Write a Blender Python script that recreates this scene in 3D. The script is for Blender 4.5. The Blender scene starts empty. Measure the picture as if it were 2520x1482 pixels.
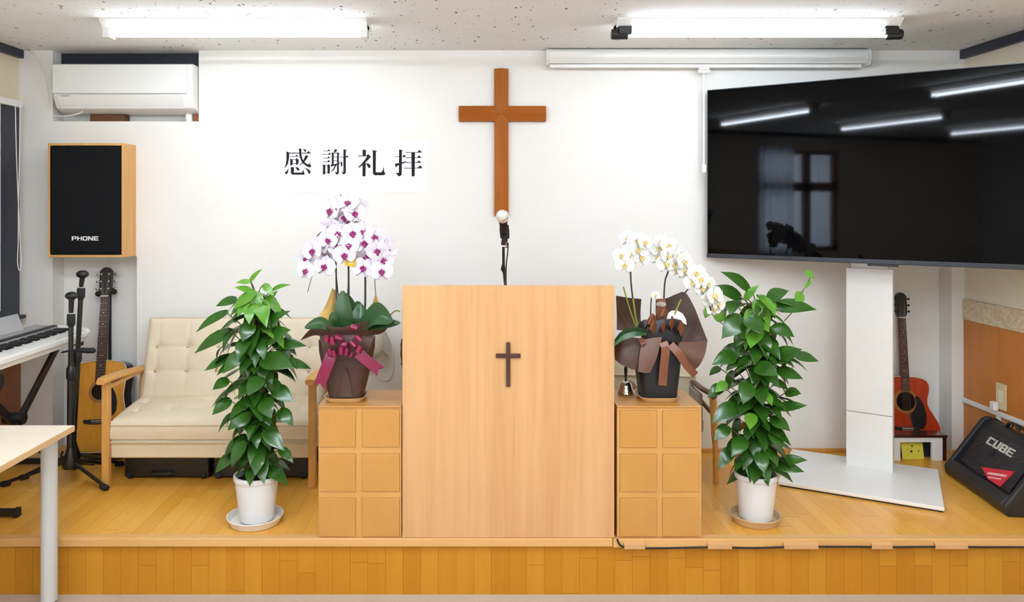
import bpy, bmesh, math, random
from mathutils import Vector, Matrix, Euler
V = Vector
PI = math.pi
SC = bpy.context.scene
COL = SC.collection

# ------------------------------------------------------------------ camera, world, exposure
FPX, CZ = 1900.0, 1.697          # focal length in pixels of a 2520 wide frame, eye height above the room floor
cam_d = bpy.data.cameras.new('camera')
cam_d.sensor_fit = 'HORIZONTAL'
cam_d.sensor_width = 36.0
cam_d.lens = FPX / 2520 * 36.0
cam_d.shift_x = (1260 - 1165) / 2520
cam_d.shift_y = -(741 - 507) / 2520
cam_d.clip_start = 0.05
cam = bpy.data.objects.new('camera', cam_d)
cam.location = (0, 0, CZ)
cam.rotation_euler = (PI / 2, 0, 0)
COL.objects.link(cam)
SC.camera = cam
SC.view_settings.view_transform = 'Standard'
SC.view_settings.look = 'None'
SC.view_settings.gamma = 1
SC.view_settings.use_curve_mapping = False
SC.view_settings.exposure = 0.0
world = bpy.data.worlds.new('daylight')
SC.world = world
world.use_nodes = True
world.node_tree.nodes['Background'].inputs[0].default_value = (0.62, 0.76, 1.0, 1)
world.node_tree.nodes['Background'].inputs[1].default_value = 1.6
SC.cycles.max_bounces = 7
SC.cycles.diffuse_bounces = 4
SC.cycles.glossy_bounces = 4
SC.cycles.transmission_bounces = 4
SC.cycles.transparent_max_bounces = 6
SC.cycles.use_denoising = True
SC.cycles.use_adaptive_sampling = True
SC.cycles.adaptive_threshold = 0.02
SC.cycles.caustics_reflective = False
SC.cycles.caustics_refractive = False
TUBE = 58.0                      # brightness of the fluorescent tubes
DAY = bpy.data.lights.new('daylight_outside_the_window', 'AREA')
DAY.shape = 'RECTANGLE'
DAY.size, DAY.size_y, DAY.energy, DAY.color = 1.5, 1.5, 300.0, (0.84, 0.92, 1.0)
day = bpy.data.objects.new('daylight_outside_the_window', DAY)
day.location, day.rotation_euler = (-3.1, .15, 1.8), (0, -PI / 2, 0)
COL.objects.link(day)


def at(px, py, d):
    """the point at depth d seen at that spot of the photograph"""
    return V(((px - 1165) * d / FPX, d, CZ - (py - 507) * d / FPX))


# ------------------------------------------------------------------ materials
def lin(c):
    return tuple((x / 255 / 12.92 if x / 255 <= 0.04045 else ((x / 255 + 0.055) / 1.055) ** 2.4) for x in c)


class NT:
    def __init__(s, name, rough=0.5, metal=0.0, spec=0.5):
        s.m = bpy.data.materials.new(name)
        s.m.use_nodes = True
        s.t = s.m.node_tree
        s.b = s.t.nodes['Principled BSDF']
        s.b.inputs['Roughness'].default_value = rough
        s.b.inputs['Metallic'].default_value = metal
        s.b.inputs['Specular IOR Level'].default_value = spec

    def n(s, typ, ins=None, **props):
        k = s.t.nodes.new(typ)
        for a, v in props.items():
            setattr(k, a, v)
        for a, v in (ins or {}).items():
            if isinstance(v, bpy.types.NodeSocket):
                s.t.links.new(v, k.inputs[a])
            else:
                k.inputs[a].default_value = v
        return k

    def coord(s, scale=(1, 1, 1), rot=(0, 0, 0)):
        c = s.n('ShaderNodeTexCoord')
        return s.n('ShaderNodeMapping', {'Vector': c.outputs['Object'], 'Scale': scale, 'Rotation': rot}).outputs[0]

    def noise(s, vec, scale=1.0, detail=4, rough=0.55, dist=0.0):
        return s.n('ShaderNodeTexNoise', {'Vector': vec, 'Scale': scale, 'Detail': detail, 'Roughness': rough, 'Distortion': dist}).outputs[0]

    def math(s, op, a, b=0.0):
        return s.n('ShaderNodeMath', {0: a, 1: b}, operation=op).outputs[0]

    def ramp(s, fac, stops):
        r = s.n('ShaderNodeValToRGB', {'Fac': fac})
        e = r.color_ramp.elements
        while len(e) < len(stops):
            e.new(0.5)
        for k, (p, c) in enumerate(stops):
            e[k].position = p
            e[k].color = (*c, 1) if len(c) == 3 else c
        return r.outputs[0]

    def mix(s, fac, a, b, mode='MIX'):
        k = s.n('ShaderNodeMix', data_type='RGBA', blend_type=mode)
        for i, v in ((0, fac), (6, a), (7, b)):
            if isinstance(v, bpy.types.NodeSocket):
                s.t.links.new(v, k.inputs[i])
            else:
                k.inputs[i].default_value = v if i == 0 else (*v, 1)
        return k.outputs[2]

    def base(s, c):
        if isinstance(c, bpy.types.NodeSocket):
            s.t.links.new(c, s.b.inputs['Base Color'])
        else:
            s.b.inputs['Base Color'].default_value = (*c, 1)

    def bump(s, h, strength=0.2, dist=0.002):
        k = s.n('ShaderNodeBump', {'Height': h, 'Strength': strength, 'Distance': dist})
        s.t.links.new(k.outputs[0], s.b.inputs['Normal'])


def plain(name, c, rough=0.5, metal=0.0, spec=0.5, var=0.06, scale=30, bump=0.0, coat=0.0):
    k = NT(name, rough, metal, spec)
    c = lin(c)
    v = k.coord()
    f = k.noise(v, scale, 3)
    k.base(k.mix(f, tuple(x * (1 - var) for x in c), tuple(min(1, x * (1 + var)) for x in c)))
    if bump:
        k.bump(k.noise(v, scale * 4, 2), bump, 0.002)
    if coat:
        k.b.inputs['Coat Weight'].default_value = coat
        k.b.inputs['Coat Roughness'].default_value = 0.1
    return k.m


def wood(name, c1, c2, axis='z', rough=0.4, fine=26.0, long=1.1, coat=0.0, wave=0.35):
    k = NT(name, rough)
    sc = {'x': (long, fine, fine), 'y': (fine, long, fine), 'z': (fine, fine, long)}[axis]
    v = k.coord(sc)
    a = k.noise(v, 1.0, 5, 0.6, 0.4)
    b = k.noise(k.coord(tuple(x * 0.22 if x > 3 else x * 0.5 for x in sc)), 1.0, 3, 0.5, 1.2)
    f = k.math('ADD', k.math('MULTIPLY', a, 1 - wave), k.math('MULTIPLY', b, wave))
    k.base(k.ramp(f, [(0.3, lin(c2)), (0.68, lin(c1))]))
    k.bump(a, 0.06, 0.001)
    if coat:
        k.b.inputs['Coat Weight'].default_value = coat
        k.b.inputs['Coat Roughness'].default_value = 0.18
    return k.m


def planks(name, c1, c2, w, axis, along, length, rough, seam=0.55, coat=0.0):
    """boards side by side across AXIS (0 x, 1 y, 2 z), running along ALONG"""
    k = NT(name, rough)
    c = k.n('ShaderNodeTexCoord')
    sp = k.n('ShaderNodeSeparateXYZ', {0: c.outputs['Object']})
    u = k.math('DIVIDE', sp.outputs[axis], w)
    iid = k.math('FLOOR', u)
    r1 = k.n('ShaderNodeTexWhiteNoise', {'W': iid}, noise_dimensions='1D').outputs[0]
    t = k.math('ADD', k.math('DIVIDE', sp.outputs[along], length), k.math('MULTIPLY', r1, 7.3))
    jid = k.math('FLOOR', t)
    r2 = k.n('ShaderNodeTexWhiteNoise', {'W': k.math('ADD', k.math('MULTIPLY', iid, 3.17), k.math('MULTIPLY', jid, 11.7))}, noise_dimensions='1D').outputs[0]
    sc = [30.0, 30.0, 30.0]
    sc[along] = 1.6
    g = k.noise(k.n('ShaderNodeMapping', {'Vector': k.n('ShaderNodeVectorMath', {0: c.outputs['Object'], 1: (0.31, 0.17, 0.23)}, operation='ADD').outputs[0], 'Scale': sc}).outputs[0], 1.0, 5, 0.6, 0.6)
    f = k.math('ADD', k.math('MULTIPLY', r2, 0.55), k.math('MULTIPLY', g, 0.6))
    col = k.ramp(f, [(0.2, lin(c2)), (0.95, lin(c1))])
    e1 = k.math('LESS_THAN', k.math('FRACT', u), 0.028)
    e2 = k.math('LESS_THAN', k.math('FRACT', t), 0.004)
    e = k.math('MAXIMUM', e1, e2)
    k.base(k.mix(k.math('MULTIPLY', e, seam), col, lin((96, 58, 20))))
    k.bump(k.math('SUBTRACT', 1.0, e), 0.3, 0.001)
    if coat:
        k.b.inputs['Coat Weight'].default_value = coat
        k.b.inputs['Coat Roughness'].default_value = 0.12
    return k.m


def glow(name, c, strength):
    m = bpy.data.materials.new(name)
    m.use_nodes = True
    b = m.node_tree.nodes['Principled BSDF']
    b.inputs['Base Color'].default_value = (0.9, 0.9, 0.9, 1)
    b.inputs['Emission Color'].default_value = (*c, 1)
    b.inputs['Emission Strength'].default_value = strength
    return m


M = {}
k = NT('wall_paint', 0.75, 0, 0.3)
v = k.coord()
k.base(k.mix(k.noise(v, 1.6, 4), lin((240, 237, 231)), lin((245, 243, 238))))
k.bump(k.noise(v, 160, 3), 0.12, 0.001)
M['wall'] = k.m
k = NT('beige_wallpaper', 0.8, 0, 0.25)
v = k.coord()
k.base(k.mix(k.noise(v, 3, 4), lin((236, 222, 196)), lin((242, 229, 206))))
k.bump(k.noise(v, 240, 3), 0.2, 0.001)
M['wallpaper'] = k.m
# ceiling board with scattered dark fissures
k = NT('ceiling_board', 0.9, 0, 0.2)
w1 = k.noise(k.coord((1, 1, 1)), 2.2, 3)
gate = k.math('GREATER_THAN', w1, 0.44)
v1 = k.n('ShaderNodeTexVoronoi', {'Vector': k.coord((46, 20, 30), (0, 0, 0.7)), 'Scale': 1.0, 'Randomness': 1.0})
rnd = k.n('ShaderNodeSeparateColor', {0: v1.outputs['Color']}).outputs[0]
size = k.math('MULTIPLY', k.math('POWER', rnd, 5.0), 0.33)
m1 = k.math('LESS_THAN', v1.outputs['Distance'], size)
v2 = k.n('ShaderNodeTexVoronoi', {'Vector': k.coord((62, 62, 62)), 'Scale': 1.0, 'Randomness': 1.0})
rn2 = k.n('ShaderNodeSeparateColor', {0: v2.outputs['Color']}).outputs[1]
m2 = k.math('LESS_THAN', v2.outputs['Distance'], k.math('MULTIPLY', k.math('POWER', rn2, 6.0), 0.26))
msk = k.math('MULTIPLY', k.math('MAXIMUM', m1, m2), gate)
k.base(k.mix(k.math('MULTIPLY', msk, 0.8), k.mix(k.noise(k.coord(), 9, 4), lin((243, 244, 243)), lin((248, 248, 246))), lin((92, 84, 76))))
k.bump(k.math('SUBTRACT', k.noise(k.coord(), 60, 4), k.math('MULTIPLY', msk, 1.2)), 0.35, 0.003)
M['ceiling'] = k.m
# carpet of the room floor
k = NT('carpet', 0.95, 0, 0.1)
k.base(k.mix(k.noise(k.coord(), 180, 3), lin((184, 166, 148)), lin((212, 196, 180))))
k.bump(k.noise(k.coord(), 300, 2), 0.5, 0.003)
M['carpet'] = k.m
M['stage'] = planks('stage_boards', (236, 178, 76), (220, 156, 50), 0.0755, 0, 1, 0.91, 0.32, 0.45, coat=0.25)
M['riser'] = planks('riser_boards', (196, 138, 42), (180, 118, 28), 0.077, 0, 2, 0.62, 0.38, 0.5, coat=0.15)
M['nosing'] = wood('nosing_wood', (226, 176, 112), (212, 158, 90), 'x', 0.4)
M['lectern'] = wood('lectern_veneer', (219, 172, 120), (197, 145, 92), 'z', 0.42, 24, 0.8, wave=0.5)
M['lectern_x'] = wood('lectern_top_veneer', (222, 174, 122), (203, 150, 96), 'x', 0.42, 24, 0.8)
M['cabinet'] = wood('cabinet_board', (208, 156, 88), (202, 148, 78), 'z', 0.4, 9, 1.5)
M['cabinet_door'] = wood('cabinet_door_board', (199, 145, 74), (191, 135, 64), 'z', 0.36, 7, 2.5)
M['cross'] = wood('cross_wood', (172, 98, 24), (142, 74, 14), 'z', 0.5, 30, 1.4)
M['cross_x'] = wood('cross_wood_across', (166, 92, 26), (134, 68, 14), 'x', 0.5, 30, 1.4)
for k_ in ('cross', 'cross_x', 'riser'):
    M[k_].node_tree.nodes['Principled BSDF'].inputs['Specular IOR Level'].default_value = 0.2
M['riser'].node_tree.nodes['Principled BSDF'].inputs['Coat Weight'].default_value = 0.0
M['darkwood'] = plain('dark_red_wood', (62, 26, 18), 0.22, coat=0.6, var=0.15)
M['wainscot'] = wood('wainscot_panel', (204, 132, 62), (178, 106, 42), 'z', 0.35, 14, 0.7)
M['brownpanel'] = wood('brown_panel', (150, 88, 48), (124, 68, 36), 'z', 0.4, 14, 0.7)
M['oak'] = wood('honey_oak', (222, 170, 96), (200, 142, 66), 'z', 0.4, 30, 2)
M['oak_y'] = wood('honey_oak_along', (222, 170, 96), (200, 142, 66), 'y', 0.4, 30, 2)
M['walnut'] = wood('walnut', (104, 62, 38), (72, 40, 24), 'y', 0.35, 30, 2)
M['pine'] = wood('pine_board', (222, 172, 108), (204, 148, 80), 'z', 0.5, 22, 1.2)
M['navy'] = plain('navy_paint', (38, 42, 56), 0.45, var=0.1)
M['white_plastic'] = plain('white_plastic', (240, 239, 235), 0.35, var=0.01)
M['offwhite'] = plain('off_white_plastic', (226, 223, 214), 0.4, var=0.02)
M['reflector'] = plain('white_enamel', (242, 242, 240), 0.4, var=0.01)
M['black_plastic'] = plain('black_plastic', (16, 16, 19), 0.4, var=0.1)
M['black_metal'] = plain('black_metal', (14, 14, 17), 0.35, var=0.1, spec=0.6)
M['rubber'] = plain('black_rubber', (16, 16, 18), 0.7)
M['grille_cloth'] = plain('speaker_cloth', (11, 12, 14), 0.85, spec=0.2, var=0.2, scale=200)
M['white_ink'] = plain('white_lettering', (240, 240, 238), 0.5, var=0.01)
M['ink'] = plain('black_ink', (36, 36, 40), 0.8, spec=0.1, var=0.05)
M['paper'] = plain('white_paper', (248, 248, 246), 0.8, spec=0.1, var=0.005)
M['leather'] = None
k = NT('cream_leather', 0.45)
v = k.coord()
k.base(k.mix(k.noise(v, 5, 4), lin((222, 206, 176)), lin((233, 219, 192))))
k.bump(k.noise(v, 220, 3), 0.12, 0.001)
M['leather'] = k.m
M['piping'] = plain('leather_piping', (206, 188, 154), 0.5, var=0.03)
k = NT('screen_glass', 0.035, 0, 0.12)
k.base((0.0004, 0.0005, 0.0008))
M['screen'] = k.m
M['bezel'] = plain('dark_grey_bezel', (58, 60, 66), 0.3, metal=0.6, var=0.03)
M['white_lam'] = plain('white_laminate', (244, 243, 240), 0.3, var=0.008)
M['edge_dark'] = plain('dark_edge_band', (44, 34, 30), 0.5)
M['amp'] = plain('amp_vinyl', (24, 24, 27), 0.45, var=0.2, scale=300, bump=0.2)
k = NT('amp_grille', 0.4, 0.3)
wv = k.n('ShaderNodeTexWave', {'Vector': k.coord((1, 1, 1), (0, 0, 0)), 'Scale': 32.0, 'Distortion': 2.5, 'Detail': 2.0, 'Detail Scale': 1.5}, bands_direction='DIAGONAL').outputs[1]
k.base(k.ramp(wv, [(0.42, (0.006, 0.006, 0.007)), (0.62, (0.035, 0.035, 0.04))]))
k.bump(wv, 0.8, 0.004)
M['amp_grille'] = k.m
M['silver'] = plain('brushed_silver', (222, 219, 210), 0.35, metal=0.25, var=0.05)
M['chrome'] = plain('chrome', (225, 222, 215), 0.08, metal=1.0, var=0.02)
M['nickel'] = plain('nickel', (190, 188, 182), 0.25, metal=1.0, var=0.03)
M['red'] = plain('red_badge', (196, 34, 52), 0.4)
M['spruce'] = wood('spruce_top', (222, 160, 58), (206, 138, 40), 'z', 0.25, 60, 1.0, coat=0.5, wave=0.2)
M['red_top'] = wood('red_lacquer_top', (186, 62, 26), (160, 42, 18), 'z', 0.22, 40, 1.0, coat=0.5, wave=0.2)
M['ebony'] = plain('ebony', (34, 28, 27), 0.4, var=0.2)
M['rosewood'] = plain('rosewood_board', (62, 42, 34), 0.4, var=0.25, scale=60)
M['binding'] = plain('cream_binding', (236, 228, 206), 0.4, var=0.02)
M['side_dark'] = plain('dark_lacquer', (34, 22, 18), 0.2, coat=0.5, var=0.2)
M['side_red'] = plain('dark_red_lacquer', (96, 34, 20), 0.22, coat=0.5, var=0.2)
M['ring'] = plain('soundhole_ring', (150, 104, 44), 0.35, var=0.2, scale=120)
M['hole'] = plain('hole_inside', (26, 18, 14), 0.9, spec=0.1)
M['pot'] = plain('white_glazed_pot', (232, 232, 230), 0.35, var=0.01)
M['saucer_beige'] = plain('beige_saucer', (206, 178, 140), 0.5, var=0.05)
M['saucer_white'] = plain('white_saucer', (234, 230, 222), 0.45, var=0.02)
M['soil'] = plain('potting_soil', (48, 34, 26), 0.95, var=0.4, scale=80, bump=0.6)


def leafmat(name, c1, c2, rough=0.3):
    k = NT(name, rough, 0, 0.5)
    v = k.coord()
    k.base(k.mix(k.noise(v, 14, 3), lin(c1), lin(c2)))
    k.b.inputs['Subsurface Weight'].default_value = 0.0
    k.bump(k.noise(k.coord((40, 40, 40)), 1.0, 2), 0.08, 0.003)
    return k.m


M['leaf'] = leafmat('dark_leaf', (22, 56, 10), (50, 96, 24), 0.25)
M['young'] = leafmat('young_leaf', (58, 112, 24), (104, 156, 48))
M['orchid_leaf'] = leafmat('orchid_leaf', (24, 56, 26), (40, 80, 34), 0.35)
M['stem'] = plain('green_brown_stem', (70, 74, 32), 0.5, var=0.25)
M['stem_dark'] = plain('dark_stem', (42, 36, 30), 0.5, var=0.2)
M['bud'] = plain('green_yellow_stem', (128, 134, 44), 0.45, var=0.2)
M['moss'] = plain('moss_pole', (54, 40, 28), 0.95, var=0.4, scale=70, bump=0.6)
k = NT('pale_lilac_petal', 0.5, 0, 0.3)
k.base(k.mix(k.noise(k.coord((60, 60, 60)), 1.0, 3), lin((226, 216, 230)), lin((240, 235, 241))))
M['petal'] = k.m
M['petal_white'] = plain('white_petal', (240, 239, 233), 0.5, spec=0.3, var=0.01)
M['lip'] = plain('magenta_lip', (142, 24, 98), 0.4, var=0.2, scale=200)
M['lip_yellow'] = plain('pale_yellow_lip', (222, 196, 120), 0.45, var=0.15, scale=200)
M['brown_wrap'] = plain('brown_wrap_paper', (66, 39, 27), 0.55, var=0.12, scale=18)
M['brown_wrap2'] = plain('taupe_brown_paper', (98, 68, 56), 0.5, var=0.1, scale=14)
M['navy_wrap'] = plain('black_blue_wrap', (17, 19, 25), 0.45, var=0.15, scale=14)
M['gold_wrap'] = plain('gold_paper', (186, 150, 76), 0.4, metal=0.25, var=0.1, scale=12)
M['ribbon'] = plain('magenta_ribbon', (118, 16, 56), 0.28, var=0.12)
M['ribbon_brown'] = plain('brown_ribbon', (112, 64, 40), 0.35, var=0.12)
M['tray'] = plain('gilt_tray', (222, 186, 134), 0.35, var=0.05)
M['yellow_card'] = plain('mustard_card', (206, 164, 30), 0.5, var=0.05)
M['sticky'] = plain('yellow_note', (222, 212, 74), 0.6, var=0.03)
M['cushion'] = None
k = NT('crumpled_beige_cloth', 0.7)
v = k.coord()
k.base(k.mix(k.noise(v, 6, 4), lin((206, 196, 178)), lin((220, 211, 196))))
k.bump(k.noise(v, 14, 4, 0.6, 1.5), 0.6, 0.02)
M['cushion'] = k.m
k = NT('brown_leather', 0.4)
v = k.coord()
k.base(k.mix(k.noise(v, 8, 4), lin((92, 62, 44)), lin((132, 94, 68))))
k.bump(k.noise(v, 16, 4, 0.6, 1.5), 0.5, 0.015)
M['brown_leather'] = k.m
M['grey_cloth'] = plain('grey_beige_cloth', (172, 162, 146), 0.8, var=0.05)
M['cream_cloth'] = plain('cream_cloth', (228, 216, 190), 0.7, var=0.03)
M['cardboard'] = plain('brown_block', (104, 66, 42), 0.7, var=0.12, scale=18)
M['orange_board'] = plain('orange_brown_board', (168, 88, 44), 0.6)
M['tape'] = plain('tan_tape', (206, 156, 104), 0.5, var=0.05)
M['outlet'] = plain('ivory_plate', (220, 206, 160), 0.4, var=0.02)
M['table'] = plain('pale_maple_laminate', (250, 238, 218), 0.35, var=0.01, scale=12)
M['table_edge'] = wood('maple_edge', (228, 190, 142), (212, 168, 116), 'y', 0.45)
M['grey_enamel'] = plain('pale_grey_enamel', (206, 206, 202), 0.35, var=0.02)
M['key_grey'] = plain('grey_panel', (150, 150, 148), 0.3, var=0.03)
k = NT('border_paper', 0.7, 0, 0.3)
vo = k.n('ShaderNodeTexVoronoi', {'Vector': k.coord((1, 22, 26)), 'Scale': 1.0, 'Randomness': 0.6}, feature='DISTANCE_TO_EDGE').outputs[0]
nz = k.noise(k.coord((1, 18, 22)), 1.0, 3, 0.5, 2.0)
k.base(k.mix(k.ramp(nz, [(0.45, (0, 0, 0)), (0.6, (1, 1, 1))]), lin((208, 186, 148)), lin((226, 210, 180))))
k.bump(nz, 0.4, 0.004)
M['border'] = k.m
k = NT('clear_acrylic', 0.05)
k.base((0.85, 0.87, 0.88))
k.b.inputs['Alpha'].default_value = 0.42
M['acrylic'] = k.m
k = NT('window_glass', 0.0)
k.base((0.95, 0.97, 1))
k.b.inputs['Alpha'].default_value = 0.12
M['glass'] = k.m
k = NT('sheer_curtain', 0.8, 0, 0.1)
k.base(lin((214, 220, 232)))
tr = k.n('ShaderNodeBsdfTranslucent', {'Color': (0.75, 0.82, 0.95, 1)})
ms = k.n('ShaderNodeMixShader', {0: 0.55, 1: k.b.outputs[0], 2: tr.outputs[0]})
k.t.links.new(ms.outputs[0], k.t.nodes['Material Output'].inputs[0])
M['curtain'] = k.m
TINT = (0.85, 0.945, 1.06)
M['tube'] = glow('fluorescent_tube', TINT, TUBE * .50)
M['tube_room'] = glow('fluorescent_tube_room', TINT, TUBE * 1.95)


# ------------------------------------------------------------------ mesh building
class MB:
    def __init__(s):
        s.v, s.f = [], []

    def add(s, vs, fs):
        o = len(s.v)
        s.v += [V(p) for p in vs]
        s.f += [[i + o for i in q] for q in fs]
        return s

    def box(s, x0, x1, y0, y1, z0, z1):
        return s.add([(x, y, z) for z in (z0, z1) for y in (y0, y1) for x in (x0, x1)],
                     [(0, 2, 3, 1), (4, 5, 7, 6), (0, 1, 5, 4), (2, 6, 7, 3), (0, 4, 6, 2), (1, 3, 7, 5)])

    def obox(s, c, size, m=None):
        m = m or Matrix.Identity(3)
        c = V(c)
        hx, hy, hz = (q / 2 for q in size)
        o = len(s.v)
        s.box(-hx, hx, -hy, hy, -hz, hz)
        for i in range(o, len(s.v)):
            s.v[i] = c + m @ s.v[i]
        return s

    def rings(s, rs, cap=(True, True), closed=False):
        n = len(rs[0])
        fs = []
        m = len(rs)
        for i in range(m if closed else m - 1):
            for j in range(n):
                a, b = i * n + j, i * n + (j + 1) % n
                c, d = ((i + 1) % m) * n + (j + 1) % n, ((i + 1) % m) * n + j
                fs.append((a, b, c, d))
        if not closed:
            if cap[0]:
                fs.append(tuple(range(n - 1, -1, -1)))
            if cap[1]:
                fs.append(tuple((m - 1) * n + j for j in range(n)))
        return s.add([p for r in rs for p in r], fs)

    def tube(s, pts, r, n=8, closed=False, flat=1.0, cap=True):
        pts = [V(p) for p in pts]
        m = len(pts)
        rs = r if isinstance(r, (list, tuple)) else [r] * m
        out, up = [], None
        for i, p in enumerate(pts):
            a = pts[(i - 1) % m] if closed or i else pts[0]
            b = pts[(i + 1) % m] if closed or i < m - 1 else pts[-1]
            t = (b - a).normalized()
            if up is None:
                up = V((0, 0, 1)) if abs(t.z) < 0.9 else V((0, 1, 0))
            up = (up - t * up.dot(t))
            up = up.normalized() if up.length > 1e-6 else t.orthogonal().normalized()
            sd = t.cross(up)
            out.append([p + (sd * math.cos(q) + up * math.sin(q) * flat) * rs[i] for q in (2 * PI * j / n for j in range(n))])
        return s.rings(out, (cap, cap), closed)

    def cyl(s, a, b, r0, r1=None, n=16):
        return s.tube([a, b], [r0, r0 if r1 is None else r1], n)

    def lathe(s, c, prof, n=32, m=None, sx=1.0, sy=1.0, cap=(True, True)):
        c = V(c)
        m = m or Matrix.Identity(3)
        return s.rings([[c + m @ V((r * sx * math.cos(q), r * sy * math.sin(q), z)) for q in (2 * PI * j / n for j in range(n))] for r, z in prof], cap)

    def ball(s, c, r, n=16, m=None):
        rx, ry, rz = r if isinstance(r, (list, tuple)) else (r, r, r)
        h = n // 2
        prof = [(math.sin(PI * (i + 0.02) / (h + 0.04)), -math.cos(PI * (i + 0.02) / (h + 0.04)) * rz) for i in range(h + 1)]
        return s.lathe(c, prof, n, m, rx, ry)

    def prism(s, poly, fn, c0, c1):
        """outline POLY pushed from c0 to c1; fn(a, b, c) -> point"""
        n = len(poly)
        return s.add([fn(a, b, c0) for a, b in poly] + [fn(a, b, c1) for a, b in poly],
                     [tuple(range(n - 1, -1, -1)), tuple(range(n, 2 * n))] + [(i, (i + 1) % n, n + (i + 1) % n, n + i) for i in range(n)])

    def grid(s, fn, nu, nv, wrap=False):
        vs = [fn(i / nu, j / nv) for i in range(nu + (0 if wrap else 1)) for j in range(nv + 1)]
        w = nv + 1
        fs = []
        for i in range(nu):
            i2 = (i + 1) % nu if wrap else i + 1
            for j in range(nv):
                fs.append((i * w + j, i2 * w + j, i2 * w + j + 1, i * w + j + 1))
        return s.add(vs, fs)

    def loft(s, rows):
        """a sheet through rows of points, smoothed along each row"""
        rows = [smooth_line(r, 4) for r in rows]
        return s.grid_rows(rows)

    def grid_rows(s, rows):
        w = len(rows[0])
        return s.add([p for r in rows for p in r], [(i * w + j, (i + 1) * w + j, (i + 1) * w + j + 1, i * w + j + 1) for i in range(len(rows) - 1) for j in range(w - 1)])


def smooth_line(pts, k=4, closed=False):
    pts = [V(p) for p in pts]
    n = len(pts)
    if n < 3:
        return [pts[0].lerp(pts[-1], i / k) for i in range(k + 1)] if n == 2 else pts
    out = []
    for i in range(n if closed else n - 1):
        p1, p2 = pts[i], pts[(i + 1) % n]
        p0 = pts[(i - 1) % n] if closed or i else p1 * 2 - p2
        p3 = pts[(i + 2) % n] if closed or i + 2 < n else p2 * 2 - p1
        for j in range(k):
            t = j / k
            out.append(0.5 * ((2 * p1) + (p2 - p0) * t + (2 * p0 - 5 * p1 + 4 * p2 - p3) * t * t + (3 * p1 - p0 - 3 * p2 + p3) * t ** 3))
    if not closed:
        out.append(pts[-1])
    return out


ROOT = {}


def obj(name, mb, mat, parent=None, bevel=0.0, seg=2, angle=38, solid=0.0, sub=0, smooth=True, flip=False):
    """link ONE mesh object; points are given in the room's coordinates"""
    me = bpy.data.meshes.new(name)
    mi = ROOT[parent.name].inverted() if parent is not None else None
    me.from_pydata([(mi @ p if mi else p)[:] for p in mb.v], [], mb.f)
    me.materials.append(M[mat])
    bm = bmesh.new()
    bm.from_mesh(me)
    bmesh.ops.recalc_face_normals(bm, faces=bm.faces)
    bm.to_mesh(me)
    bm.free()
    o = bpy.data.objects.new(name, me)
    COL.objects.link(o)
    if smooth:
        me.polygons.foreach_set('use_smooth', [True] * len(me.polygons))
        if not bevel and not sub:
            me.set_sharp_from_angle(angle=math.radians(angle))
    if solid:
        q = o.modifiers.new('thickness', 'SOLIDIFY')
        q.thickness = solid
        q.offset = 0
        q = o.modifiers.new('crisp_rim', 'EDGE_SPLIT')
        q.split_angle = math.radians(55)
    if sub:
        q = o.modifiers.new('smooth', 'SUBSURF')
        q.levels = q.render_levels = sub
    if bevel:
        q = o.modifiers.new('edges', 'BEVEL')
        q.width = bevel
        q.segments = seg
        q.limit_method = 'ANGLE'
        q.angle_limit = math.radians(35)
        q.harden_normals = True
    if parent is not None:
        o.parent = parent
        ROOT[o.name] = ROOT[parent.name]
    else:
        ROOT[o.name] = Matrix.Identity(4)
    return o


def tag(o, label, cat, group=None):
    o['label'] = label
    o['category'] = cat
    if group:
        o['group'] = group
    return o


def thing(name, label, cat, loc=(0, 0, 0), rotz=0.0, group=None):
    o = bpy.data.objects.new(name, None)
    o.empty_display_size = 0.1
    o.location = loc
    o.rotation_euler = (0, 0, rotz)
    COL.objects.link(o)
    ROOT[o.name] = Matrix.Translation(V(loc)) @ Matrix.Rotation(rotz, 4, 'Z')
    return tag(o, label, cat, group)


def struct(name, mb, mat, **kw):
    o = obj(name, mb, mat, None, **kw)
    o['kind'] = 'structure'
    return o


def dup(root, loc, rotz, label, group=None):
    r = root.copy()
    COL.objects.link(r)
    r.location = loc
    r.rotation_euler = (0, 0, rotz)
    r['label'] = label
    if group:
        r['group'] = group
    for ch in root.children:
        c = ch.copy()
        COL.objects.link(c)
        c.parent = r
        for g in ch.children:
            d = g.copy()
            COL.objects.link(d)
            d.parent = c
    return r


def part_at(name, me, parent, loc, eul, scale=1.0):
    """a repeated part: shared mesh, own place within its thing (loc in the room's coordinates)"""
    o = bpy.data.objects.new(name, me)
    COL.objects.link(o)
    o.parent = parent
    o.location = ROOT[parent.name].inverted() @ V(loc) if parent.type == 'EMPTY' else V(loc)
    o.rotation_euler = eul
    o.scale = (scale,) * 3
    return o


def mesh_only(name, mb, mat, angle=60):
    me = bpy.data.meshes.new(name)
    me.from_pydata([p[:] for p in mb.v], [], mb.f)
    me.materials.append(M[mat])
    bm = bmesh.new()
    bm.from_mesh(me)
    bmesh.ops.recalc_face_normals(bm, faces=bm.faces)
    bm.to_mesh(me)
    bm.free()
    me.polygons.foreach_set('use_smooth', [True] * len(me.polygons))
    return me


# ------------------------------------------------------------------ the room
XL, XR = -2.675, 2.892           # side walls
YW, YA = 4.545, 4.67             # face of the back wall, back of its recesses
YR = -3.0                        # wall behind the photographer
ZS, ZC = 0.25, 2.613             # stage floor, ceiling
YS = 3.351                       # front of the stage

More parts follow.
